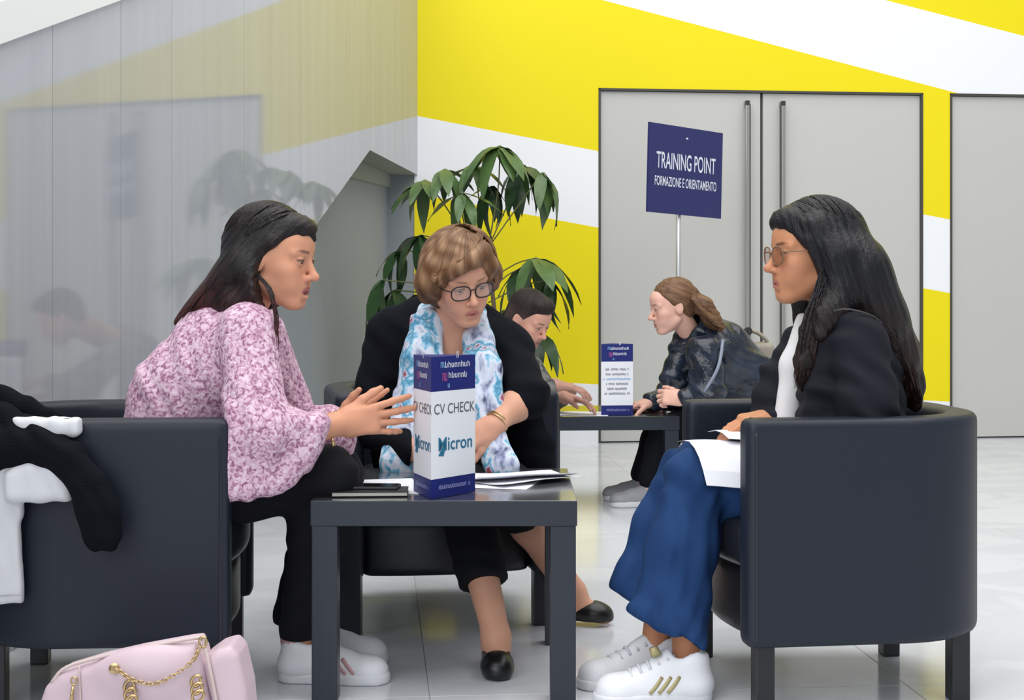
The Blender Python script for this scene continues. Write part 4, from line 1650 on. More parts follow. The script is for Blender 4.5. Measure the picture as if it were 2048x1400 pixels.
# ================================================================== A: woman in the pink lace blouse, on the left
def woman_pink():
    hd = Head(P(548, 514, 3.90), (0.93, -0.27, -0.13), scale=1.07)
    pel, neck = P(322, 985, 3.93), P(492, 622, 3.93)
    chest = pel * 0.36 + neck * 0.64
    lat, fwd = (-0.05, 1, 0), (1, 0.0, 0)
    shR, shL = P(492, 672, 3.77), P(515, 672, 4.10)
    elR, wrR = P(520, 890, 3.68), P(684, 846, 3.83)
    elL, wrL = P(610, 900, 4.12), P(668, 862, 3.99)
    hipR, hipL = pel + np.array([0.02, -0.09, -0.02]), pel + np.array([0.02, 0.09, -0.02])
    knR, knL = P(655, 952, 3.87), P(668, 950, 4.03)
    anR, anL = P(600, 1285, 3.95), P(585, 1262, 4.12)
    S = Sdf()
    torso(S, pel, chest, neck, lat, fwd)
    S.cap(neck - [0.02, 0, 0.03], hd.w(-0.022, 0, -0.050), 0.052, 0.048, 0.03)
    limb(S, shR, elR, wrR, (0.044, 0.038, 0.0265), bulge=0.003)
    limb(S, shL, elL, wrL, (0.044, 0.038, 0.0265), bulge=0.003)
    limb(S, hipR, knR, anR, (0.075, 0.052, 0.034), bulge=0.006)
    limb(S, hipL, knL, anL, (0.075, 0.052, 0.034), bulge=0.006)
    for an in (anR, anL):
        S.cap(an - [0, 0, 0.045], an + np.array([0.13, 0, -0.065]), 0.030, 0.018, 0.03)
    hd.add(S, open_mouth=0.006)
    add_hand.dorsal = (0.1, -1, 0.1)
    b1 = add_hand(S, wrR, (0.975, 0.16, 0.10), (0, 0, 1), curls=(0.10, 0.14, 0.2, 0.3), thumb=(0.62, 0.05), scale=1.0, spread=0.12)
    add_hand.dorsal = (-0.5, 0.75, 0.2)
    b2 = add_hand(S, wrL, (0.80, 0.05, 0.30), (0.2, 0.2, 0.9), curls=(0.05, 0.25, 0.35, 0.45), thumb=(0.70, 0.0), scale=0.95, spread=0.16)
    base = (pel[0], pel[1], 0.0)
    o = person('woman in a pink lace blouse leaning forward and gesturing over the low table', base, S,
               skin_tint(lin(206, 148, 118)[:3], hd, lip=(0.30, 0.10, 0.10), brow=(0.05, 0.03, 0.025), bw_=1.1), [hd.box(), b1, b2])
    hd.eyes(o, look=(1, 0.0, -0.25))
    # blouse
    B = Sdf()
    torso(B, pel + [0.0, 0, 0.02], chest, neck, lat, fwd, g=0.022, bust=0.055)
    B.chain([P(430, 660, 3.93), P(352, 790, 3.93), P(318, 940, 3.93)], [0.08, 0.105, 0.12], 0.05, n=(0, 1, 0), fl=0.85)
    B.cap(shR + [0.0, 0.02, 0.012], shR * 0.45 + elR * 0.55, 0.072, 0.066, 0.04)
    B.cap(shL + [0, -0.02, 0.012], elL, 0.072, 0.062, 0.04)
    B.chain([shR * 0.45 + elR * 0.55, P(530, 860, 3.69)], [0.066, 0.078], 0.03)
    poly_prim(B, xz([(470, 800), (556, 812), (582, 822), (640, 826), (660, 842), (658, 862), (640, 905), (612, 950), (570, 984), (500, 997), (442, 998), (445, 900)], 3.72), 3.725, 0.066, 0.03, 0.03, tilt=0.25)
    B.cap(elL, elL * 0.3 + wrL * 0.7, 0.06, 0.085, 0.03)
    B.half(P(440, 1000, 3.93), (0.0, 0, -1), 0.004)
    folds(B, P(300, 1000, 3.9) - 0.5, P(700, 780, 3.9) + [0.3, 0.5, 0.2], 0.004, (1, 0.2, 0.15), 0.055, 1.0)
    B.cap(neck + [0.03, 0, 0.02], hd.w(-0.02, 0, -0.06), 0.058, 0.06, 0.01, 's')
    bl = sdf_obj('blouse', B, M_lace, o, 0.0065, 1)
    # trousers
    Tn = Sdf()
    Tn.ell(pel, (0.135, 0.175, 0.115), None, 0.05)
    limb(Tn, hipR, knR, anR + [0, 0, 0.03], (0.092, 0.070, 0.054), 0.04)
    limb(Tn, hipL, knL, anL + [0, 0, 0.03], (0.092, 0.070, 0.054), 0.04)
    Tn.half(anR + [0, 0, 0.01], (0, 0, -1), 0.003)
    folds(Tn, np.minimum(anR, pel) - 0.2, np.maximum(knL, pel) + 0.2, 0.003, (0.4, 0.1, 0.9), 0.07, 2.0)
    sdf_obj('trousers', Tn, M_black_cloth, o, 0.007, 1)
    # trainers
    hx = P(556, 1358, 3.95); hx[2] = 0.0
    tx = P(780, 1350, 3.95); tx[2] = 0.0; tx[1] = 3.93
    sneaker(o, hx, tx, M_white_shoe, M_sole, 0.047, 0.095, stripe=M_pink_stripe, stripes=3, side=-1, s0=0.50, lace=M_lace_w)
    sneaker(o, hx + [-0.01, 0.17, 0], tx + [-0.02, 0.2, 0], M_white_shoe, M_sole, 0.047, 0.095)
    tube('sock', [anR + [-0.005, 0, -0.02], anR + [-0.01, 0, 0.035]], [0.042, 0.038], M_pink_stripe, o, 14)
    tube('bracelet', [wrR + np.array([-0.012, 0, 0]) + 0.031 * np.array([-0.1 * math.sin(a), math.cos(a), math.sin(a)]) for a in np.linspace(0, 2 * math.pi, 20, endpoint=False)], 0.0022, M_gold, o, 6, closed=True)
    tube('bracelet_charm', [P(664, 874, 3.79), P(667, 892, 3.79)], [0.003, 0.006], M_gold, o, 8)
    # hair
    H = Sdf()
    H.ell(hd.w(-0.022, 0, 0.034), np.array([0.105, 0.084, 0.093]) * hd.s, hd.R, 0.02)
    H.ell(hd.w(-0.05, 0, -0.01), np.array([0.075, 0.080, 0.10]) * hd.s, hd.R, 0.03)
    nb_ = (-0.62, 0, 0.78)
    H.chain([hd.w(-0.055, 0, 0.0), P(474, 545, 3.90), P(424, 596, 3.92), P(384, 628, 3.93), P(362, 642, 3.93)], [0.088, 0.085, 0.066, 0.042, 0.016], 0.03, n=nb_, fl=1.75)
    H.chain([hd.w(-0.045, -0.066, -0.02), P(528, 582, 3.81), P(470, 606, 3.83), P(410, 622, 3.88)], [0.040, 0.038, 0.026, 0.012], 0.03)
    H.chain([hd.w(-0.03, 0.066, -0.02), P(535, 585, 4.0), P(470, 606, 4.0)], [0.040, 0.038, 0.02], 0.03)
    H.chain([hd.w(-0.03, -0.070, -0.03), P(535, 575, 3.78), P(553, 625, 3.77)], [0.026, 0.014, 0.006], 0.03)
    H.ell(hd.w(0.100, 0, -0.040), np.array([0.107, 0.22, 0.112]) * hd.s, hd.R, 0.012, 's')
    H.ell(hd.w(0.052, 0, 0.076), np.array([0.044, 0.052, 0.030]) * hd.s, hd.R, 0.018)
    for y in (-1, 1):
        H.cap(hd.w(0.062, 0.025 * y, 0.082), hd.w(0.022, 0.070 * y, 0.038), 0.018, 0.014, 0.012)
        H.cap(hd.w(0.022, 0.070 * y, 0.038), hd.w(-0.035, 0.076 * y, 0.0), 0.014, 0.012, 0.012)
    H.cap(hd.w(0.074, -0.012, 0.078), hd.w(0.092, 0.012, 0.052), 0.014, 0.006, 0.01)
    fw = planar_flow(-0.62, -0.78)
    ripple(H, fw, 0.0012)

    def hc(V):
        t = np.linalg.norm(V - hd.c, axis=1)
        return lerp_col(V, (t - 0.13) / 0.13, (0.014, 0.0095, 0.011), (0.085, 0.020, 0.013))
    mh = hair_mat('dark_auburn_hair', 0.42)
    hr = sdf_obj('hair', H, mh, o, 0.0048, 1, hc, flow=fw)
    r = random.Random(3)
    lk = []
    for i in range(90):
        y = r.uniform(-0.075, 0.075)
        a = hd.w(r.uniform(-0.09, -0.06), y * 0.8, r.uniform(-0.03, 0.03))
        e = P(r.uniform(356, 410), r.uniform(628, 652), 3.93 + y * 0.9)
        m1 = P(r.uniform(462, 480), r.uniform(505, 545), 3.90 + y)
        lk.append(([a, m1, m1 * 0.45 + e * 0.55 + np.array([0, 0, 0.004]), e], r.uniform(0.003, 0.0065)))
    for i in range(10):
        a = hd.w(-0.02 + r.uniform(-0.01, 0.01), -0.072, -0.03)
        lk.append(([a, P(540 + r.uniform(-6, 6), 580, 3.77), P(552 + r.uniform(-4, 5), 635, 3.765), P(556 + r.uniform(-6, 4), r.uniform(650, 705), 3.77)], 0.0022))
    lk += cap_strands(hd, (-0.022, 0, 0.034), (0.105, 0.084, 0.093), 150, 2, x0=(-0.10, 0.045), drift=0.075, a1=(70, 105))
    strands('hair_locks', lk, mh, hr, hc, fw)
    return o


woman_pink()


# ================================================================== B: woman in the dark blazer and wide jeans, on the right
def woman_jeans():
    hd = Head(P(1624, 506, 3.92), (-0.975, -0.20, -0.03), scale=1.08)
    pel, neck = P(1722, 985, 3.95), P(1680, 640, 3.95)
    chest = pel * 0.36 + neck * 0.64
    lat, fwd = (0.08, -1, 0), (-1, -0.1, 0)
    shL, shR = P(1718, 692, 3.77), P(1668, 690, 4.12)
    elL, wrL = P(1745, 905, 3.74), P(1590, 880, 3.80)
    elR, wrR = P(1592, 815, 4.14), P(1550, 832, 3.95)
    hipL, hipR = pel + np.array([-0.02, -0.09, -0.02]), pel + np.array([-0.02, 0.09, -0.02])
    knL, knR = P(1394, 960, 3.84), P(1380, 950, 4.00)
    anL, anR = P(1372, 1312, 3.80), P(1310, 1280, 3.93)
    S = Sdf()
    torso(S, pel, chest, neck, lat, fwd)
    S.cap(neck - [0, 0, 0.03], hd.w(-0.022, 0, -0.050), 0.054, 0.050, 0.03)
    limb(S, shL, elL, wrL, (0.044, 0.038, 0.0265), bulge=0.003)
    limb(S, shR, elR, wrR, (0.044, 0.038, 0.0265), bulge=0.003)
    limb(S, hipL, knL, anL, (0.075, 0.052, 0.034), bulge=0.006)
    limb(S, hipR, knR, anR, (0.075, 0.052, 0.034), bulge=0.006)
    for an in (anL, anR):
        S.cap(an - [0, 0, 0.045], an + np.array([-0.13, 0, -0.065]), 0.030, 0.018, 0.03)
    hd.add(S, open_mouth=0.0)
    add_hand.dorsal = (-0.3, -0.3, 0.9)
    b1 = add_hand(S, wrR, (-0.93, -0.1, -0.12), (0.1, -1, -0.1), curls=(0.45, 0.5, 0.5, 0.5), thumb=(0.5, 0.25), scale=1.0)
    add_hand.dorsal = (-0.2, 0, 1.0)
    b2 = add_hand(S, wrL, (-0.9, 0.3, -0.1), (0.3, 0.9, 0), curls=(0.4, 0.4, 0.45, 0.5), thumb=(0.6, 0.2), scale=1.0)
    base = (pel[0], pel[1], 0.0)
    o = person('woman with long black hair and tinted glasses in a dark blazer and wide jeans', base, S,
               skin_tint(lin(198, 138, 102)[:3], hd, lip=(0.36, 0.13, 0.11), brow=(0.02, 0.014, 0.012), bw_=1.1), [hd.box(), b1, b2])
    hd.eyes(o, look=(1, 0, -0.1))
    glasses(hd, o, mat('amber_frame', (0.22, 0.12, 0.07, 1), 0.3), M_lens_amber, 0.026, 0.021, 0.101)
    # blouse front and blazer
    W = Sdf()
    torso(W, pel, chest, neck, lat, fwd, g=0.006)
    W.chain([P(1606, 640, 3.95), P(1588, 730, 3.93), P(1574, 840, 3.92)], [0.02, 0.032, 0.034], 0.03)
    sdf_obj('blouse', W, M_blouse_w, o, 0.008, 1)
    J = Sdf()
    torso(J, pel + [0, 0, 0.02], chest, neck - [0, 0, 0.015], lat, fwd, g=0.026, bust=0.055)
    J.cap(shL + [0, 0.02, 0.01], shL * 0.5 + elL * 0.5, 0.078, 0.072, 0.04)
    J.cap(shL * 0.5 + elL * 0.5, elL, 0.072, 0.066, 0.03)
    J.cap(elL, wrL, 0.064, 0.050, 0.03)
    J.cap(shR + [0, -0.02, 0.01], elR, 0.076, 0.064, 0.04)
    J.cap(elR, wrR + [0.012, 0, 0.0], 0.062, 0.044, 0.03)
    J.chain([P(1650, 640, 4.03), P(1592, 680, 4.02), P(1556, 750, 4.00), P(1543, 800, 3.99), P(1545, 850, 3.99)], [0.03, 0.030, 0.040, 0.046, 0.05], 0.03)
    J.chain([P(1700, 650, 3.86), P(1650, 700, 3.84), P(1632, 780, 3.83), P(1630, 860, 3.83)], [0.045, 0.06, 0.06, 0.06], 0.03)
    # the open front between the lapels
    fp = xz([(1612, 610), (1622, 650), (1606, 720), (1598, 800), (1590, 850), (1566, 850), (1566, 780), (1576, 700), (1592, 650)], 3.86)
    poly_prim(J, fp, 3.83, 0.105, 0.004, 0.008, 's')
    J.cap(neck, hd.w(-0.02, 0, -0.06), 0.062, 0.062, 0.012, 's')
    folds(J, P(1500, 900, 3.6) - 0.1, P(1850, 690, 4.2) + 0.1, 0.0065, (0.45, 0.15, 1.0), 0.060, 0.5)
    jk = sdf_obj('blazer', J, M_blazer, o, 0.0065, 1)
    tube('shoulder_seam', spline([P(1640, 632, 3.80), P(1690, 618, 3.735), P(1745, 632, 3.76), P(1775, 660, 3.83)], 10), 0.0022, mat('seam', (0.06, 0.055, 0.06, 1), 0.8), jk, 5)
    # jeans
    Tn = Sdf()
    Tn.ell(pel, (0.135, 0.175, 0.115), None, 0.05)
    for hip, kn, m1, hm, r in ((hipL, knL, P(1368, 1090, 3.80), P(1332, 1262, 3.77), 0.104), (hipR, knR, P(1330, 1060, 3.97), P(1288, 1206, 3.94), 0.100)):
        Tn.cap(hip, kn, 0.096, 0.073, 0.05)
        Tn.cap(kn, m1, 0.073, 0.082, 0.04, n=(0, 1, 0), fl=1.1)
        Tn.cap(m1, hm, 0.082, r, 0.04, n=(0, 1, 0), fl=1.45)
    hemn = nrm(np.array([-0.42, 0.0, -0.90]))
    Tn.half(P(1330, 1250, 3.80), hemn, 0.004)
    folds(Tn, np.minimum(anL, knL) - 0.25, np.maximum(knR, knL) + 0.2, 0.0075, (1, 0.55, 0.18), 0.085, 1.4)
    folds(Tn, np.minimum(anL, knL) - 0.25, np.maximum(knR, knL) + 0.2, 0.0035, (1, 0.3, -0.35), 0.043, 0.4)
    jn = sdf_obj('jeans', Tn, M_denim, o, 0.0065, 1)
    # trainers
    hx, tx = np.array([0.487, 3.775, 0.0]), np.array([0.200, 3.735, 0.0])
    s1 = sneaker(o, hx, tx, M_white_shoe, M_sole, 0.050, 0.105, stripe=M_gold_stripe, stripes=3, side=1, lace=M_lace_w)
    sneaker(o, np.array([0.44, 3.95, 0.0]), np.array([0.165, 3.87, 0.0]), M_white_shoe, M_sole, 0.048, 0.102, lace=M_lace_w)
    tube('tongue_badge', [P(1306, 1294, 3.735), P(1313, 1312, 3.735)], [0.011, 0.013], M_gold_stripe, s1, 8, flat=((0, 1, 0), 0.5))
    # hair
    H = Sdf()
    H.ell(hd.w(-0.020, 0, 0.036), np.array([0.110, 0.090, 0.097]) * hd.s, hd.R, 0.02)
    H.ell(hd.w(-0.055, 0, -0.03), np.array([0.085, 0.092, 0.13]) * hd.s, hd.R, 0.04)
    Hb = [hd.w(-0.06, 0, 0.0), P(1716, 545, 3.90), P(1752, 630, 3.90), P(1790, 700, 3.93), P(1815, 760, 3.95), P(1826, 805, 3.96)]
    H.chain(Hb, [0.100, 0.105, 0.098, 0.075, 0.050, 0.026], 0.03, n=(0.85, 0, 0.5), fl=1.35)
    # curtain on the near side, falling in front of the shoulder
    H.chain([hd.w(0.015, 0.070, 0.060), hd.w(-0.022, 0.088, -0.010), hd.w(-0.030, 0.086, -0.09), P(1655, 632, 3.80), P(1640, 668, 3.775)], [0.030, 0.042, 0.046, 0.040, 0.020], 0.03)
    H.chain([hd.w(-0.02, 0.084, -0.09), P(1622, 660, 3.80), P(1610, 720, 3.79), P(1602, 775, 3.80)], [0.030, 0.026, 0.026, 0.012], 0.02, n=(0, 1, 0), fl=1.5)
    H.chain([hd.w(0.0, -0.085, 0.0), hd.w(-0.01, -0.085, -0.10), P(1596, 690, 4.02)], [0.03, 0.03, 0.012], 0.03)
    H.ell(hd.w(0.098, 0.0, -0.046), np.array([0.092, 0.24, 0.118]) * hd.s, hd.R, 0.012, 's')
    H.ell(hd.w(0.056, 0, 0.078), np.array([0.040, 0.055, 0.032]) * hd.s, hd.R, 0.018)
    for y in (-1, 1):
        H.cap(hd.w(0.074, 0.020 * y, 0.072), hd.w(0.038, 0.074 * y, 0.026), 0.017, 0.016, 0.012)
        H.cap(hd.w(0.038, 0.074 * y, 0.026), hd.w(0.004, 0.086 * y, -0.045), 0.016, 0.018, 0.012)
        H.cap(hd.w(0.004, 0.086 * y, -0.045), hd.w(-0.012, 0.084 * y, -0.105), 0.018, 0.018, 0.012)
    fw = planar_flow(0.30, -0.95)
    ripple(H, fw, 0.0013)

    def hc(V):
        t = np.clip((1.02 - V[:, 2]) / 0.25, 0, 1)
        return lerp_col(V, t, (0.0085, 0.0090, 0.0125), (0.036, 0.016, 0.011))
    mh = hair_mat('black_hair', 0.40)
    hr = sdf_obj('hair', H, mh, o, 0.0048, 1, hc, flow=fw)
    r = random.Random(5)
    lk = []
    for i in range(120):
        y = r.uniform(-0.085, 0.085)
        a = hd.w(r.uniform(-0.10, -0.05), y * 0.8, r.uniform(-0.03, 0.03))
        e = P(r.uniform(1770, 1838), r.uniform(740, 815), 3.94 - y * 0.8)
        m1 = P(r.uniform(1735, 1772), r.uniform(560, 610), 3.91 - y)
        lk.append(([a, m1, m1 * 0.4 + e * 0.6 + np.array([0.012, 0, 0]), e], r.uniform(0.003, 0.0065)))
    for i in range(46):
        a = hd.w(r.uniform(-0.04, 0.01), 0.088, r.uniform(-0.05, 0.03))
        u0 = r.uniform(1600, 1640)
        lk.append(([a, P(u0 + 15, 610, 3.79), P(u0 - 2, 680, 3.775), P(u0 - 12 + r.uniform(-6, 6), r.uniform(690, 780), 3.785)], r.uniform(0.0028, 0.005)))
    lk += cap_strands(hd, (-0.020, 0, 0.036), (0.110, 0.090, 0.097), 190, 6, x0=(-0.10, 0.070), drift=0.055, a1=(75, 112))
    strands('hair_locks', lk, mh, hr, hc, fw)
    return o


woman_jeans()


# ================================================================== C: woman with the printed scarf, in the middle
def woman_scarf():
    hd = Head(P(918, 556, 4.42), (0.40, -0.86, -0.34), roll=0.16, scale=1.06)
    pel, neck = np.array([-0.235, 4.74, 0.50]), P(900, 640, 4.52)
    chest = pel * 0.36 + neck * 0.64
    fwd = np.array([0.15, -0.99, 0]); lat = (0.99, 0.15, -0.12)
    shR, shL = P(788, 672, 4.58), P(1012, 700, 4.60)
    elR, wrR = P(735, 845, 4.50), P(838, 905, 4.30)
    elL, wrL = P(1054, 792, 4.44), P(985, 852, 4.33)
    hipR, hipL = pel + np.array([-0.09, -0.02, -0.02]), pel + np.array([0.09, -0.01, -0.02])
    knR, knL = np.array([-0.140, 4.33, 0.435]), np.array([-0.012, 4.42, 0.42])
    anR, anL = P(992, 1268, 4.10), P(1146, 1186, 4.60)
    S = Sdf()
    torso(S, pel, chest, neck, lat, fwd)
    S.cap(neck + [0, 0.01, -0.03], hd.w(-0.025, 0, -0.055), 0.056, 0.052, 0.03)
    limb(S, shR, elR, wrR, (0.047, 0.042, 0.0285), bulge=0.003)
    limb(S, shL, elL, wrL, (0.046, 0.040, 0.027), bulge=0.001)
    limb(S, hipR, knR, anR, (0.08, 0.050, 0.037), bulge=0.002)
    limb(S, hipL, knL, anL, (0.08, 0.052, 0.037), bulge=0.002)
    f1h, f1t = np.array([-0.042, 4.13, 0.03]), np.array([-0.036, 3.99, 0.022])
    S.cap(anR - [0, 0, 0.02], f1h, 0.036, 0.03, 0.03)
    S.cap(f1h, f1t, 0.033, 0.026, 0.03)
    f2h, f2t = np.array([0.185, 4.60, 0.05]), np.array([0.275, 4.58, 0.028])
    S.cap(anL - [0, 0, 0.0], f2h, 0.036, 0.034, 0.03)
    S.cap(f2h, f2t, 0.034, 0.026, 0.03)
    hd.add(S, open_mouth=0.001)
    add_hand.dorsal = (0.2, -0.8, 0.5)
    b1 = add_hand(S, wrL, (-0.80, -0.15, -0.42), (0.3, -0.35, -0.5), curls=(0.45, 0.5, 0.55, 0.6), thumb=(0.4, 0.2), scale=1.0)
    add_hand.dorsal = (0.2, -0.5, 0.8)
    b2 = add_hand(S, wrR, (0.9, -0.1, -0.2), (0, 0.4, 0.8), curls=(0.4, 0.45, 0.5, 0.55), thumb=(0.4, 0.2), scale=1.0)
    base = (pel[0], pel[1], 0.0)
    o = person('woman with short light brown hair, dark glasses and a printed scarf looking down', base, S,
               skin_tint(lin(216, 162, 136)[:3], hd, lip=(0.45, 0.15, 0.14), brow=(0.16, 0.09, 0.05), bw_=0.8), [hd.box(), b1, b2])
    hd.eyes(o, look=(1, 0.0, -0.35))
    glasses(hd, o, M_glass_frame, M_lens_clear, 0.026, 0.0195, 0.101)
    # cardigan
    K = Sdf()
    torso(K, pel, chest, neck - [0, 0, 0.02], lat, fwd, g=0.030, bust=0.055, wp=0.165)
    K.cap(P(862, 620, 4.60), shR, 0.06, 0.074, 0.05)
    K.cap(P(950, 640, 4.62), shL, 0.06, 0.072, 0.05)
    K.cap(shR, elR, 0.078, 0.064, 0.04)
    K.cap(elR, wrR, 0.062, 0.05, 0.03)
    K.cap(shL, elL, 0.076, 0.062, 0.04)
    K.cap(elL, elL * 0.86 + wrL * 0.14, 0.064, 0.060, 0.02)
    K.chain([P(1040, 820, 4.56), P(1062, 900, 4.58), P(1070, 960, 4.60)], [0.06, 0.07, 0.08], 0.03)
    fp = xz([(852, 585), (975, 600), (985, 700), (1000, 800), (1000, 960), (830, 960), (826, 800), (838, 680)], 4.4)
    poly_prim(K, fp, 4.30, 0.185, 0.004, 0.01, 's')
    K.cap(neck, hd.w(-0.02, 0, -0.06), 0.066, 0.066, 0.012, 's')
    folds(K, P(680, 980, 4.4) - 0.2, P(1100, 640, 4.6) + 0.2, 0.004, (0.5, 0.2, 1.0), 0.07, 0.2)
    sdf_obj('cardigan', K, M_knit, o, 0.007, 1)
    # top underneath
    U = Sdf()
    torso(U, pel, chest, neck - [0, 0, 0.06], lat, fwd, g=0.010, bust=0.052)
    U.half((0, 0, 0.74), (0, 0, 1), 0.004)
    sdf_obj('top', U, M_black_cloth, o, 0.010, 1)
    # scarf
    C = Sdf()
    C.chain([P(905, 600, 4.66), P(866, 612, 4.58), P(854, 650, 4.48), P(842, 720, 4.42), P(836, 800, 4.40), P(812, 880, 4.36), P(796, 930, 4.32)], [0.035, 0.040, 0.048, 0.060, 0.066, 0.060, 0.055], 0.02, n=(0.1, 1, 0.1), fl=2.0)
    C.chain([P(910, 600, 4.66), P(950, 630, 4.58), P(958, 680, 4.47), P(962, 740, 4.41), P(966, 820, 4.38), P(980, 880, 4.34), P(1004, 932, 4.30)], [0.035, 0.036, 0.046, 0.058, 0.060, 0.046, 0.050], 0.02, n=(0.1, 1, 0.1), fl=2.0)
    folds(C, P(780, 960, 4.2) - 0.1, P(1020, 600, 4.7) + 0.1, 0.0045, (1, 0.1, 0.12), 0.034, 0.7)
    sdf_obj('scarf', C, M_scarf, o, 0.0065, 1)
    # cropped trousers
    Tn = Sdf()
    Tn.ell(pel, (0.15, 0.18, 0.12), basis(fwd), 0.05)
    cutR, cutL = knR * 0.34 + anR * 0.66, knL * 0.74 + anL * 0.26
    Tn.cap(hipR, knR, 0.098, 0.078, 0.04); Tn.cap(knR, cutR * 0.8 + anR * 0.2, 0.078, 0.068, 0.03)
    Tn.cap(hipL, knL, 0.098, 0.076, 0.04); Tn.cap(knL, cutL * 0.8 + anL * 0.2, 0.074, 0.070, 0.03)
    trim_leg(Tn, cutR, anR)
    trim_leg(Tn, cutL, anL)
    folds(Tn, cutR - 0.2, knL + 0.2, 0.003, (0.5, 0.3, 1), 0.06, 1.0)
    sdf_obj('trousers', Tn, M_black_cloth, o, 0.008, 1)
    # ballet flats
    for (h_, t_, w) in ((np.array([-0.045, 4.15, 0.0]), np.array([-0.035, 3.93, 0.0]), 0.043), (np.array([0.165, 4.60, 0.012]), np.array([0.298, 4.575, 0.002]), 0.042)):
        F = Sdf()
        d = nrm(t_ - h_)
        F.cap(h_ + d * 0.035 + [0, 0, 0.030], t_ - d * 0.045 + [0, 0, 0.026], w * 0.88, w * 0.95, 0.02, n=(0, 0, 1), fl=1.15)
        F.cap(t_ - d * 0.06 + [0, 0, 0.026], t_ - d * 0.03 + [0, 0, 0.020], w * 0.9, w * 0.72, 0.02)
        F.cap(h_ + d * 0.045 + [0, 0, 0.07], t_ - d * 0.095 + [0, 0, 0.058], 0.034, 0.030, 0.008, 's')
        F.half(h_ + [0, 0, 0.002], (0, 0, -1), 0.002)
        sdf_obj('shoe', F, M_flat, o, 0.005, 1)
    fx = nrm(wrL - elL)
    e1 = nrm(np.cross(fx, [0, 0, 1])); e2 = np.cross(fx, e1)
    for off, rr_ in ((0.012, 0.0355), (0.022, 0.036)):
        tube('bangle', [wrL - fx * off + 0.0345 * (e1 * math.cos(a) + e2 * math.sin(a)) for a in np.linspace(0, 2 * math.pi, 24, endpoint=False)], 0.0026, M_gold, o, 6, closed=True)
    # hair: short bob swept across the forehead
    H = Sdf()
    H.ell(hd.w(-0.018, 0, 0.036), np.array([0.112, 0.096, 0.098]) * hd.s, hd.R, 0.02)
    H.ell(hd.w(-0.045, 0, -0.02), np.array([0.085, 0.098, 0.085]) * hd.s, hd.R, 0.03)
    for y in (-1, 1):
        H.chain([hd.w(0.0, 0.080 * y, 0.05), hd.w(-0.004, 0.094 * y, 0.0), hd.w(-0.012, 0.094 * y, -0.045)], [0.030, 0.030, 0.020], 0.025)
    H.ell(hd.w(0.105, 0.0, -0.048), np.array([0.100, 0.078, 0.116]) * hd.s, hd.R, 0.012, 's')
    H.ell(hd.w(0.10, 0.0, -0.075), np.array([0.10, 0.2, 0.075]) * hd.s, hd.R, 0.012, 's')
    # fringe
    H.chain([hd.w(0.060, 0.045, 0.094), hd.w(0.090, 0.010, 0.084), hd.w(0.086, -0.042, 0.062), hd.w(0.052, -0.078, 0.026)], [0.024, 0.020, 0.019, 0.016], 0.02)
    H.chain([hd.w(0.064, 0.045, 0.085), hd.w(0.070, 0.066, 0.055), hd.w(0.044, 0.086, 0.010), hd.w(0.030, 0.090, -0.03)], [0.022, 0.019, 0.018, 0.012], 0.02)
    fw = crown_flow(hd, 0.03)
    ripple(H, fw, 0.0016)

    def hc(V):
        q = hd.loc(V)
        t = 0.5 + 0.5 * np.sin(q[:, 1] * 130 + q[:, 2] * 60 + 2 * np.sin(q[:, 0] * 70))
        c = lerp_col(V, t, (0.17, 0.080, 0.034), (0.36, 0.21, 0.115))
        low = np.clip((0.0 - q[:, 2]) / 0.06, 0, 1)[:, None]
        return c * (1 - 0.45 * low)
    mh = hair_mat('light_brown_hair', 0.45, (0.10, 0.045, 0.02, 1), 0.7)
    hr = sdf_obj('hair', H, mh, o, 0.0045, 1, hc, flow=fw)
    r = random.Random(9)
    lk = []
    for i in range(230):
        ph = math.radians(r.choice((r.uniform(62, 180), r.uniform(-180, -62))))
        th1 = math.radians(r.uniform(98, 118))
        kk = r.uniform(1.0, 1.045)
        pts = []
        for j in range(5):
            th = math.radians(12) + (th1 - math.radians(12)) * j / 4
            pts.append(hd.w(-0.020 + 0.112 * kk * math.sin(th) * math.cos(ph), 0.020 * (1 - j / 4) + 0.100 * kk * math.sin(th) * math.sin(ph), 0.026 + 0.108 * kk * math.cos(th)))
        lk.append((pts, r.uniform(0.0024, 0.0042)))
    for i in range(70):                                     # fringe swept across the forehead
        t0 = r.uniform(0, 1)
        a = hd.w(0.02 + 0.05 * t0, 0.040 + r.uniform(-0.01, 0.02), 0.130 - 0.030 * t0)
        m1 = hd.w(0.078 + 0.018 * t0, r.uniform(-0.015, 0.02), 0.106 - 0.030 * t0)
        m2 = hd.w(0.086 - 0.006 * t0, -0.050, 0.078 - 0.032 * t0)
        e = hd.w(0.050 + r.uniform(-0.02, 0.015), -0.092, 0.034 - 0.034 * t0 + r.uniform(-0.02, 0.01))
        lk.append(([a, m1, m2, e], r.uniform(0.0024, 0.0042)))
    strands('hair_locks', lk, mh, hr, hc, fw)
    return o


woman_scarf()


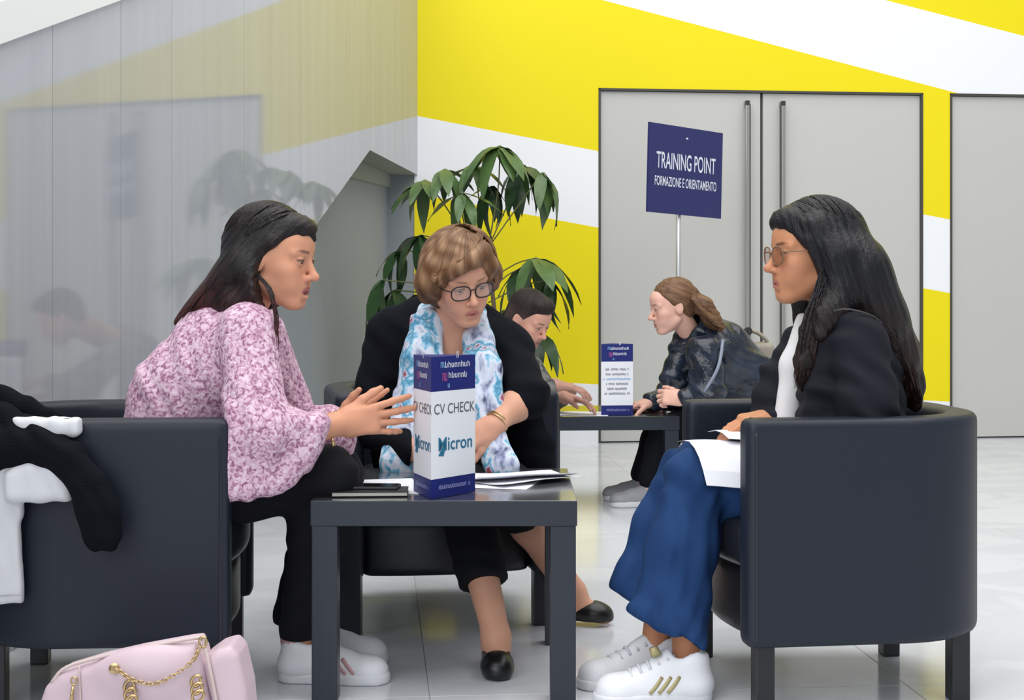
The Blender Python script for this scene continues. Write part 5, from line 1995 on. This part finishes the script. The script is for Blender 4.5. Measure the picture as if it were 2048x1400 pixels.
# ================================================================== D: hunched man at the back table
def man_back():
    hd = Head(P(1058, 636, 6.70), (0.70, -0.52, -0.50), roll=0.05, scale=1.0)
    pel, neck = np.array([-0.20, 7.32, 0.44]), P(1008, 668, 6.92)
    chest = pel * 0.4 + neck * 0.6
    fwd = np.array([0.85, -0.5, 0]); lat = (0.5, 0.85, 0)
    shR, shL = P(960, 720, 6.80), P(1040, 705, 7.12)
    elR, wrR = P(1062, 790, 6.72), P(1108, 770, 6.78)
    elL, wrL = P(1100, 800, 7.05), P(1130, 795, 6.95)
    knR, knL = np.array([0.03, 7.02, 0.34]), np.array([0.06, 7.22, 0.34])
    anR, anL = np.array([0.00, 7.10, 0.07]), np.array([0.02, 7.30, 0.07])
    S = Sdf()
    torso(S, pel, chest, neck, lat, fwd)
    S.cap(neck - [0, 0, 0.03], hd.w(-0.03, 0, -0.05), 0.058, 0.058, 0.03)
    limb(S, shR, elR, wrR, (0.048, 0.042, 0.03))
    limb(S, shL, elL, wrL, (0.048, 0.042, 0.03))
    for hp, kn, an in ((pel + [0.05, -0.08, 0], knR, anR), (pel + [0.05, 0.08, 0], knL, anL)):
        limb(S, hp, kn, an, (0.08, 0.058, 0.038))
        S.cap(an - [0, 0, 0.02], an + np.array([0.14, -0.03, -0.045]), 0.034, 0.024, 0.03)
    hd.add(S, male=True)
    add_hand.dorsal = (0, -0.3, 1)
    b1 = add_hand(S, wrR, (0.9, 0.1, -0.1), (0, 1, 0.1), curls=(0.3, 0.35, 0.4, 0.4), thumb=(0.5, 0.2))
    b2 = add_hand(S, wrL, (0.8, -0.5, -0.1), (0, -1, 0.1), curls=(0.3, 0.35, 0.4, 0.4), thumb=(0.5, 0.2))
    o = person('man with short dark hair bending over the rear table', (pel[0], pel[1], 0), S,
               skin_tint(lin(214, 160, 140)[:3], hd, lip=(0.35, 0.14, 0.13), stubble=(0.16, 0.10, 0.085)), [hd.box(), b1, b2], 0.012, 0.0036)
    hd.eyes(o, look=(1, 0, -0.4))
    B = Sdf()
    torso(B, pel, chest, neck, lat, fwd, g=0.018)
    for a, b, c in ((shR, elR, wrR), (shL, elL, wrL)):
        B.cap(a, b, 0.066, 0.056, 0.04); B.cap(b, b * 0.25 + c * 0.75, 0.054, 0.042, 0.03)
    B.cap(neck, hd.w(-0.03, 0, -0.06), 0.064, 0.064, 0.01, 's')
    sdf_obj('shirt', B, M_shirt, o, 0.009, 1)
    Tn = Sdf()
    Tn.ell(pel, (0.13, 0.16, 0.11), basis(fwd), 0.05)
    for hp, kn, an in ((pel + [0.05, -0.08, 0], knR, anR), (pel + [0.05, 0.08, 0], knL, anL)):
        limb(Tn, hp, kn, an + [0, 0, 0.03], (0.09, 0.068, 0.052))
    sdf_obj('trousers', Tn, mat('grey_trousers', (0.07, 0.075, 0.085, 1), 0.85), o, 0.010, 1)
    for an in (anR, anL):
        sneaker(o, np.array([an[0] - 0.07, an[1] + 0.01, 0]), np.array([an[0] + 0.19, an[1] - 0.045, 0]), M_brown_shoe, M_cover, 0.046, 0.08)
    H = Sdf()
    H.ell(hd.w(-0.016, 0, 0.036), np.array([0.100, 0.080, 0.091]) * hd.s, hd.R, 0.02)
    H.ell(hd.w(-0.05, 0, -0.01), np.array([0.060, 0.076, 0.07]) * hd.s, hd.R, 0.02)
    H.ell(hd.w(0.112, 0, -0.055), np.array([0.105, 0.2, 0.130]) * hd.s, hd.R, 0.010, 's')
    H.ell(hd.w(-0.004, 0, -0.05), np.array([0.034, 0.2, 0.066]) * hd.s, hd.R, 0.010, 's')
    H.ell(hd.w(0.045, 0, 0.088), np.array([0.048, 0.058, 0.034]) * hd.s, hd.R, 0.02)
    fw = crown_flow(hd)
    sdf_obj('hair', H, hair_mat('short_dark_hair', 0.6, amt=0.5), o, 0.006, 1, lambda V: lerp_col(V, (0.055 - hd.loc(V)[:, 2]) / 0.05, (0.026, 0.016, 0.015), (0.085, 0.055, 0.050)), flow=fw)
    return o


man_back()


# ================================================================== E: woman in the shiny jacket at the back table
def woman_back():
    hd = Head(P(1344, 612, 6.85), (-0.955, -0.20, -0.20), scale=1.0)
    pel, neck = np.array([1.08, 7.13, 0.45]), P(1392, 672, 6.92)
    chest = pel * 0.40 + neck * 0.60
    fwd = np.array([-1, 0, 0]); lat = (0, -1, 0)
    shL, shR = P(1408, 706, 6.74), P(1392, 700, 7.10)
    elL, wrL = P(1418, 790, 6.70), P(1366, 797, 6.70)
    elR, wrR = P(1345, 790, 7.05), P(1300, 805, 6.98)
    knL, knR = np.array([0.70, 6.98, 0.345]), np.array([0.70, 7.22, 0.345])
    anL, anR = np.array([0.62, 6.99, 0.08]), np.array([0.60, 7.20, 0.08])
    S = Sdf()
    torso(S, pel, chest, neck, lat, fwd)
    S.cap(neck - [0, 0, 0.03], hd.w(-0.025, 0, -0.05), 0.05, 0.048, 0.03)
    limb(S, shL, elL, wrL, (0.042, 0.037, 0.026))
    limb(S, shR, elR, wrR, (0.042, 0.037, 0.026))
    for hp, kn, an in ((pel + [-0.04, -0.08, 0], knL, anL), (pel + [-0.04, 0.08, 0], knR, anR)):
        limb(S, hp, kn, an, (0.075, 0.05, 0.034))
        S.cap(an - [0, 0, 0.02], an + np.array([-0.12, 0, -0.045]), 0.032, 0.022, 0.03)
    hd.add(S)
    add_hand.dorsal = (-0.2, -0.5, 0.9)
    b1 = add_hand(S, wrL, (-0.8, 0.2, 0.05), (0.1, 0.3, 0.9), curls=(0.9, 1.0, 1.0, 1.0), thumb=(0.5, 0.4), scale=0.95)
    b2 = add_hand(S, wrR, (-0.9, -0.3, -0.1), (0, -1, 0), curls=(0.4, 0.5, 0.5, 0.5), thumb=(0.5, 0.3), scale=0.95)
    o = person('woman with tied back brown hair in a shiny dark jacket at the rear table', (pel[0], pel[1], 0), S,
               skin_tint(lin(226, 178, 160)[:3], hd, lip=(0.45, 0.18, 0.17), brow=(0.14, 0.08, 0.05)), [hd.box(), b1, b2], 0.012, 0.0036)
    hd.eyes(o, look=(1, 0, -0.2))
    J = Sdf()
    torso(J, pel + [0, 0, 0.03], chest, neck, lat, fwd, g=0.030, bust=0.05)
    J.cap(P(1400, 668, 6.92), P(1440, 700, 6.95), 0.10, 0.13, 0.04)
    J.cap(P(1440, 690, 6.95), P(1500, 760, 7.0), 0.10, 0.14, 0.05)
    J.cap(shL, elL, 0.082, 0.075, 0.04); J.cap(elL, elL * 0.15 + wrL * 0.85, 0.072, 0.046, 0.03)
    J.cap(shR, elR, 0.080, 0.070, 0.04); J.cap(elR, elR * 0.1 + wrR * 0.9, 0.068, 0.045, 0.03)
    J.chain([P(1376, 655, 6.95), P(1365, 690, 6.92), P(1345, 760, 6.9)], [0.04, 0.05, 0.06], 0.03)
    folds(J, P(1280, 830, 6.5) - 0.1, P(1540, 650, 7.2) + 0.1, 0.007, (0.6, 0.2, 1.0), 0.075, 0.3)
    J.cap(neck + [0, 0, 0.02], hd.w(-0.025, 0, -0.05), 0.06, 0.06, 0.01, 's')
    jk = sdf_obj('jacket', J, M_vinyl, o, 0.008, 1)
    tube('sleeve_piping', spline([P(1446, 680, 6.72), P(1436, 735, 6.640), P(1408, 785, 6.625)], 10), 0.008, mat('pale_piping', (0.20, 0.23, 0.30, 1), 0.4), jk, 6)
    Tn = Sdf()
    Tn.ell(pel, (0.13, 0.16, 0.11), None, 0.05)
    for hp, kn, an in ((pel + [-0.04, -0.08, 0], knL, anL), (pel + [-0.04, 0.08, 0], knR, anR)):
        limb(Tn, hp, kn, an + [0, 0, 0.04], (0.09, 0.066, 0.05))
    sdf_obj('trousers', Tn, M_black_cloth, o, 0.010, 1)
    for an in (anL, anR):
        sneaker(o, np.array([an[0] + 0.07, an[1], 0]), np.array([an[0] - 0.18, an[1] - 0.02, 0]), M_grey_shoe, M_sole, 0.044, 0.08)
    H = Sdf()
    H.ell(hd.w(-0.020, 0, 0.034), np.array([0.102, 0.082, 0.092]) * hd.s, hd.R, 0.02)
    H.ell(hd.w(-0.06, 0, 0.0), np.array([0.055, 0.072, 0.07]) * hd.s, hd.R, 0.02)
    H.ell(hd.w(0.100, 0, -0.050), np.array([0.098, 0.2, 0.122]) * hd.s, hd.R, 0.010, 's')
    H.ell(hd.w(0.0, 0, -0.07), np.array([0.036, 0.2, 0.075]) * hd.s, hd.R, 0.010, 's')
    H.ell(hd.w(-0.098, 0, 0.035), np.array([0.030, 0.032, 0.034]), hd.R, 0.015)
    H.chain([hd.w(-0.10, 0, 0.03), P(1408, 612, 6.84), P(1424, 640, 6.85), P(1446, 660, 6.86)], [0.026, 0.040, 0.040, 0.018], 0.02)
    fw = planar_flow(0.9, -0.35)
    ripple(H, fw, 0.0016)
    mh = hair_mat('mid_brown_hair', 0.45, (0.065, 0.03, 0.014, 1), 0.7)
    hcol = flat_col((0.20, 0.105, 0.055))
    hr = sdf_obj('hair', H, mh, o, 0.006, 1, hcol, flow=fw)
    r = random.Random(4)
    lk = []
    for i in range(40):
        a = hd.w(-0.10, r.uniform(-0.02, 0.02), 0.03)
        ph = r.uniform(0, 6)
        pts = [a] + [P(1392 + 17 * j + 6 * math.sin(ph + j * 2), 600 + 20 * j + 6 * math.cos(ph + j * 2.2), 6.80 + 0.05 * math.sin(ph + j)) for j in range(r.choice((3, 4)))]
        lk.append((pts, r.uniform(0.004, 0.007)))
    strands('hair_locks', lk, mh, hr, hcol, fw)
    return o


woman_back()
# ------------------------------------------------------------------ umbrella plant in the corner
def leaf_mesh(name, curl, wid, m, seed):
    """one leaflet along +x, unit length, drooping, with a folded midrib"""
    n = 7
    vs, fs = [], []
    for i in range(n + 1):
        t = i / n
        w = wid * (math.sin(math.pi * min(1, t * 0.94 + 0.06)) ** 0.75) * (1 - 0.35 * t)
        z = -curl * t * t
        x = t * (1 - 0.25 * curl * t)
        for s in (-1, -0.5, 0, 0.5, 1):
            vs.append((x, s * w, z - 0.10 * wid * (0 if s == 0 else 1) + 0.18 * w * abs(s) + 0.015 * math.sin(9 * t + seed + 2 * s)))
    for i in range(n):
        for j in range(4):
            a = i * 5 + j
            fs.append((a, a + 1, a + 6, a + 5))
    me = bpy.data.meshes.new(name)
    me.from_pydata(vs, [], fs)
    me.polygons.foreach_set('use_smooth', np.ones(len(me.polygons), dtype=bool))
    me.materials.append(m)
    me.update()
    return me


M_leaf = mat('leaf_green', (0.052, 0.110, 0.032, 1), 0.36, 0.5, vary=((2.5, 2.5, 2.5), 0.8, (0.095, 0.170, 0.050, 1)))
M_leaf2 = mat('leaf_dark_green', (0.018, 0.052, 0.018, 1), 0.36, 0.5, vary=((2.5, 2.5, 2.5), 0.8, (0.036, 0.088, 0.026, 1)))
M_stem = mat('plant_stem', (0.16, 0.17, 0.06, 1), 0.6)
M_bark = mat('plant_bark', (0.16, 0.12, 0.075, 1), 0.8)
M_soil = mat('soil', (0.03, 0.02, 0.014, 1), 0.95)
M_pot = mat('grey_planter', (0.35, 0.36, 0.37, 1), 0.5)
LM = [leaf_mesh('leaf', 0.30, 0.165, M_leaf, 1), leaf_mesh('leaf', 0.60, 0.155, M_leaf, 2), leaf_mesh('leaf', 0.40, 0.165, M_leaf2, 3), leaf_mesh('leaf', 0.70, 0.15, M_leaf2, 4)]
PX, PY = -0.18, 8.25
plant = thing('umbrella_plant', 'tall green umbrella plant with drooping leaves in the corner behind the group', 'plant', (PX, PY, 0))
vb, fb = tube_data([np.array([PX, PY, z]) for z in (0.0, 0.02, 0.36, 0.38, 0.38, 0.34)], [0.14, 0.15, 0.19, 0.195, 0.175, 0.17], 28)
mesh_obj('pot', vb, fb, M_pot, plant, smooth=False)
vb, fb = tube_data([np.array([PX, PY, z]) for z in (0.33, 0.35)], [0.172, 0.172], 24)
mesh_obj('soil', vb, fb, M_soil, plant)
trunks = [(-0.05, 0.02, 1.15), (0.06, -0.03, 1.22), (0.0, 0.06, 1.0)]
for dx, dy, zt_ in trunks:
    tube('trunk', spline([(PX + dx, PY + dy, 0.34), (PX + dx * 1.6, PY + dy, 0.7), (PX + dx * 0.8, PY + dy * 1.5, zt_)], 8), [0.014, 0.0135, 0.013, 0.0125, 0.012, 0.0115, 0.011, 0.010, 0.009], M_bark, plant, 8)
# hubs: pixel where each whorl sits, depth, number of leaflets, length, start angle of the fan, fan width, dark?
hubs = [
    (1000, 292, 8.15, 9, 0.30, 0.0, 6.28, 0, 0.25), (950, 330, 8.30, 8, 0.24, 0.4, 6.28, 0, 0.35), (890, 338, 8.20, 8, 0.23, 0.2, 6.28, 0, 0.30),
    (1045, 330, 8.35, 8, 0.28, 0.0, 6.28, 1, 0.45), (925, 386, 8.05, 9, 0.23, 0.3, 6.28, 0, 0.55), (985, 372, 8.35, 8, 0.24, 0.1, 6.28, 1, 0.5),
    (842, 470, 8.15, 9, 0.26, 0.2, 6.28, 1, 0.45), (800, 500, 8.3, 8, 0.22, 0.5, 6.28, 1, 0.6), (880, 500, 8.4, 8, 0.26, 0.5, 6.28, 1, 0.4),
    (1072, 516, 8.10, 9, 0.32, 0.0, 6.28, 0, 0.30), (1035, 540, 8.3, 8, 0.26, 0.3, 6.28, 1, 0.6), (1100, 560, 8.3, 7, 0.24, 0.1, 6.28, 1, 0.8),
    (790, 580, 8.25, 7, 0.25, 1.8, 4.0, 1, 0.55), (830, 590, 8.4, 8, 0.26, 0.2, 6.28, 1, 0.5), (1080, 665, 8.2, 8, 0.24, 0.0, 6.28, 1, 0.65),
    (765, 560, 8.1, 4, 0.30, 2.6, 2.2, 1, 1.1), (850, 360, 8.25, 7, 0.24, 1.6, 4.2, 0, 0.5), (1085, 345, 8.2, 6, 0.26, -1.6, 3.2, 0, 0.7),
    (1010, 620, 8.4, 7, 0.26, 0.0, 6.28, 1, 0.5), (900, 640, 8.4, 7, 0.28, 0.0, 6.28, 1, 0.5),
]
rp = random.Random(21)
for (u, v, Y, n, L, a0, fan, dk, dr) in hubs:
    h = P(u, v, Y)
    tr = min(trunks, key=lambda t: abs(PX + t[0] - h[0]))
    st = np.array([PX + tr[0] * 0.9, PY + tr[1] * 1.4, min(tr[2] - 0.03, h[2] - 0.12)])
    tube('petiole', spline([st, (st + h) / 2 + np.array([0.02, 0, 0.03]), h], 6), 0.0038, M_stem, plant, 5)
    for i in range(n):
        an = a0 + fan * i / n + rp.uniform(-0.3, 0.3)
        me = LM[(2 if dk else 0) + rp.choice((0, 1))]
        o = bpy.data.objects.new('leaf', me)
        COL.objects.link(o)
        o.parent = plant
        o.location = Vector(h - base_of(plant))
        l = L * rp.uniform(0.85, 1.2)
        o.scale = (l, l, l)
        d = Vector((math.cos(an), math.sin(an), -dr * rp.uniform(0.1, 2.6) - 0.1))
        q = d.to_track_quat('X', 'Z')
        o.rotation_euler = q.to_euler()

# ------------------------------------------------------------------ coats thrown over the left chair
M_white_cloth = mat('white_cotton', (0.66, 0.67, 0.70, 1), 0.8, 0.2, bump=((40, 40, 40), 0.15, 0.004, 3.0))
M_rib = mat('black_rib_knit', (0.0050, 0.0060, 0.0095, 1), 0.95, 0.1, bump=((30, 30, 260), 0.5, 0.004, 1.0))
CO = P(60, 900, 3.58)
W = Sdf()
poly_prim(W, xz([(-110, 868), (34, 880), (46, 960), (40, 1080), (43, 1206), (-110, 1214)], 3.56), 3.563, 0.016, 0.010, 0.015, tilt=0.06)
poly_prim(W, xz([(14, 945), (40, 925), (95, 918), (146, 926), (154, 952), (148, 1000), (80, 1006), (12, 1002)], 3.55), 3.548, 0.026, 0.020, 0.02, tilt=0.06)
W.chain([P(-60, 862, 3.66), P(60, 846, 3.67), P(128, 848, 3.66), P(158, 852, 3.64)], [0.05, 0.045, 0.04, 0.028], 0.02, n=(0, 0, 1), fl=2.6)
poly_prim(W, xz([(30, 832), (163, 836), (166, 866), (150, 872), (40, 880)], 3.58), 3.572, 0.026, 0.015, 0.03)
folds(W, CO - 0.5, CO + 0.5, 0.0035, (1, 0.2, 0.25), 0.05, 0.8)
wj = sdf_obj('white_jacket', W, M_white_cloth, None, 0.0055, 1, loc=CO)
tag(wj, 'white cotton jacket draped over the arm of the left chair', 'jacket')
tube('button', [P(154, 944, 3.515), P(156, 948, 3.508)], [0.011, 0.011], mat('shell_button', (0.5, 0.52, 0.56, 1), 0.3), wj, 12)
tube('hem_seam', spline([P(-20, 1192, 3.546), P(20, 1190, 3.546), P(41, 1190, 3.546)], 6), 0.0016, mat('white_thread', (0.45, 0.46, 0.5, 1), 0.8), wj, 5)
K = Sdf()
K.chain([P(-100, 905, 3.56), P(0, 898, 3.555), P(80, 898, 3.55), P(138, 922, 3.54), P(178, 975, 3.53), P(196, 1020, 3.525), P(205, 1066, 3.525)], [0.050, 0.048, 0.045, 0.044, 0.046, 0.048, 0.046], 0.02, n=(0.2, 1, 0.3), fl=1.3)
K.chain([P(-100, 802, 3.72), P(10, 808, 3.70), P(60, 822, 3.68), P(118, 834, 3.665)], [0.046, 0.040, 0.026, 0.012], 0.02)
K.chain([P(-100, 850, 3.62), P(0, 846, 3.60), P(60, 862, 3.58), P(120, 884, 3.56)], [0.05, 0.045, 0.030, 0.022], 0.02)
folds(K, CO - 0.5, CO + 0.5, 0.0045, (0.75, 0.2, 0.65), 0.045, 0.3)
kc = sdf_obj('black_cardigan', K, M_rib, None, 0.0055, 1, loc=P(120, 900, 3.56))
tag(kc, 'black knitted cardigan with one sleeve hanging over the left chair', 'cardigan')

# ------------------------------------------------------------------ pink handbag on the floor
M_bag = mat('pink_leather', (0.63, 0.49, 0.545, 1), 0.42, 0.4, bump=((60, 60, 60), 0.06, 0.002, 2.0))
M_bag_edge = mat('pink_piping', (0.64, 0.52, 0.50, 1), 0.4)
BY = 3.27
bagc = P(290, 1400, BY); bagc[2] = 0
bag = thing('handbag', 'pale pink leather handbag with gold chain standing on the floor', 'handbag', tuple(bagc))


def bp_(u, v, dy=0.0): return P(u, v, BY + dy)


B = Sdf()
zb = 560 + HC * FPX / BY
poly_prim(B, xz([(70, zb), (84, 1420), (104, 1362), (132, 1334), (205, 1312), (285, 1294), (372, 1278), (402, 1274), (412, 1300), (436, 1420), (446, zb)], BY), BY, 0.062, 0.022, 0.01)
B.ell(bp_(300, 1345, -0.055), (0.10, 0.035, 0.055), None, 0.03)
B.cap(bp_(140, 1322, 0.0), bp_(395, 1262, 0.0), 0.028, 0.028, 0.008, 's')
sdf_obj('bag_body', B, M_bag, bag, 0.005, 1)
B = Sdf()
poly_prim(B, xz([(410, 1312), (440, 1290), (468, 1282), (484, 1300), (500, 1370), (506, 1440), (508, zb), (444, zb), (432, 1400)], BY), BY + 0.015, 0.070, 0.020, 0.01)
sdf_obj('side_gusset', B, M_bag, bag, 0.005, 1)
tube('piping', spline([bp_(104, 1364, -0.050), bp_(132, 1335, -0.050), bp_(205, 1313, -0.050), bp_(285, 1295, -0.050), bp_(372, 1279, -0.050), bp_(402, 1275, -0.045)], 24), 0.0042, M_bag_edge, bag, 6)
tube('piping', spline([bp_(405, 1276, -0.052), bp_(418, 1330, -0.060), bp_(436, 1420, -0.060)], 12), 0.0042, M_bag_edge, bag, 6)
tube('seam', spline([bp_(158, 1330, -0.064), bp_(160, 1380, -0.066), bp_(162, 1440, -0.066)], 8), 0.002, M_bag_edge, bag, 5)


def link(c, ax1, ax2, r1, r2, rad, name='chain_link'):
    pts = [np.asarray(c) + np.asarray(ax1) * r1 * math.cos(a) + np.asarray(ax2) * r2 * math.sin(a) for a in np.linspace(0, 2 * math.pi, 14, endpoint=False)]
    return tube(name, pts, rad, M_gold, bag, 6, closed=True)


cpts = spline([bp_(232, 1337, -0.095), bp_(262, 1358, -0.10), bp_(305, 1368, -0.10), bp_(345, 1352, -0.10), bp_(385, 1322, -0.085), bp_(398, 1296, -0.07)], 26)
for i in range(len(cpts) - 1):
    t = nrm(cpts[i + 1] - cpts[i])
    a2 = nrm(np.cross(t, [0, 1, 0])) if i % 2 else np.array([0, 1.0, 0])
    link((cpts[i] + cpts[i + 1]) / 2, t, a2, 0.0065, 0.0038, 0.0014)
for (u, v) in ((258, 1372), (392, 1362)):
    for j in range(3):
        link(bp_(u + 2 * j, v + 15 * j, -0.092 - 0.003 * j), (1, 0, 0.2), (0.1, 0, 1), 0.010 + 0.001 * j, 0.0115, 0.0036, 'ring')
vs_, fs_ = tube_data([bp_(228, 1337, -0.078), bp_(228, 1337, -0.090), bp_(228, 1337, -0.094)], [0.011, 0.011, 0.006], 14)
mesh_obj('stud', vs_, fs_, M_gold, bag, smooth=False)
tube('zip_pull', [bp_(146, 1372, -0.075), bp_(142, 1410, -0.077)], [0.003, 0.005], M_gold, bag, 8)
link(bp_(148, 1362, -0.075), (1, 0, 0), (0, 0, 1), 0.006, 0.008, 0.002, 'ring')
link(bp_(406, 1284, -0.058), (1, 0, 0), (0, 0, 1), 0.008, 0.011, 0.0028, 'ring')


# ------------------------------------------------------------------ papers on the lap of the woman in jeans
def lap_sheet(label, x0, x1, prof, skew, lift):
    n = 8
    vs, fs = [], []
    m_ = len(prof)
    for s in (0, 1):
        for i in range(n + 1):
            for j, (y, z) in enumerate(prof):
                t = i / n
                k = j / (m_ - 1)
                vs.append((x0 + (x1 - x0) * t + skew * k, y - 0.0011 * s, z + lift + 0.0012 * s + 0.004 * math.sin(5 * t + 2 * k)))
    N = (n + 1) * m_
    for i in range(n):
        for j in range(m_ - 1):
            a = i * m_ + j
            fs.append((a, a + m_, a + m_ + 1, a + 1))
            fs.append((N + a, N + a + 1, N + a + m_ + 1, N + a + m_))
    rim = [i * m_ for i in range(n + 1)] + [n * m_ + j for j in range(1, m_)] + [i * m_ + m_ - 1 for i in range(n - 1, -1, -1)] + [j for j in range(m_ - 2, 0, -1)]
    for a, b in zip(rim, rim[1:] + rim[:1]): fs.append((b, a, a + N, b + N))
    o = mesh_obj('paper_sheet', vs, fs, M_paper, None, loc=(x0, prof[0][0], prof[0][1]), smooth=False)
    tag(o, label, 'paper', 'sheets on the lap')


prof = [(3.97, 0.606), (3.90, 0.614), (3.85, 0.616), (3.80, 0.604), (3.77, 0.584), (3.752, 0.555), (3.742, 0.520)]
lap_sheet('lower white sheet draped over the knee of the woman in jeans', 0.425, 0.64, prof, 0.045, 0.0)
lap_sheet('upper white sheet lying on the lap of the woman in jeans', 0.505, 0.70, [(4.0, 0.626), (3.93, 0.634), (3.87, 0.632), (3.83, 0.622)], 0.03, 0.002)

# ------------------------------------------------------------------ bag on the far arm of the rear chair
tb = P(1512, 720, 7.36); tb[2] = 0.556
tote = thing('shoulder_bag', 'beige shoulder bag with dark strap clasp behind the woman in the shiny jacket', 'bag', tuple(tb))
M_beige = mat('beige_canvas', (0.34, 0.30, 0.25, 1), 0.8)
B = Sdf()
B.rbox(tb + [0, 0.0, 0.085], (0.085, 0.045, 0.085), 0.03, None, 0.02)
sdf_obj('bag_body', B, M_beige, tote, 0.007, 1)
tube('strap', spline([tb + [-0.06, 0, 0.15], tb + [-0.045, -0.03, 0.22], tb + [0.0, -0.03, 0.215], tb + [0.045, -0.02, 0.18], tb + [0.06, 0, 0.14]], 14), 0.010, M_beige, tote, 6)
vs_, fs_ = tube_data([tb + [-0.045, -0.055, 0.222], tb + [-0.045, -0.03, 0.222]], [0.020, 0.020], 12)
mesh_obj('clasp', vs_, fs_, M_dark, tote)
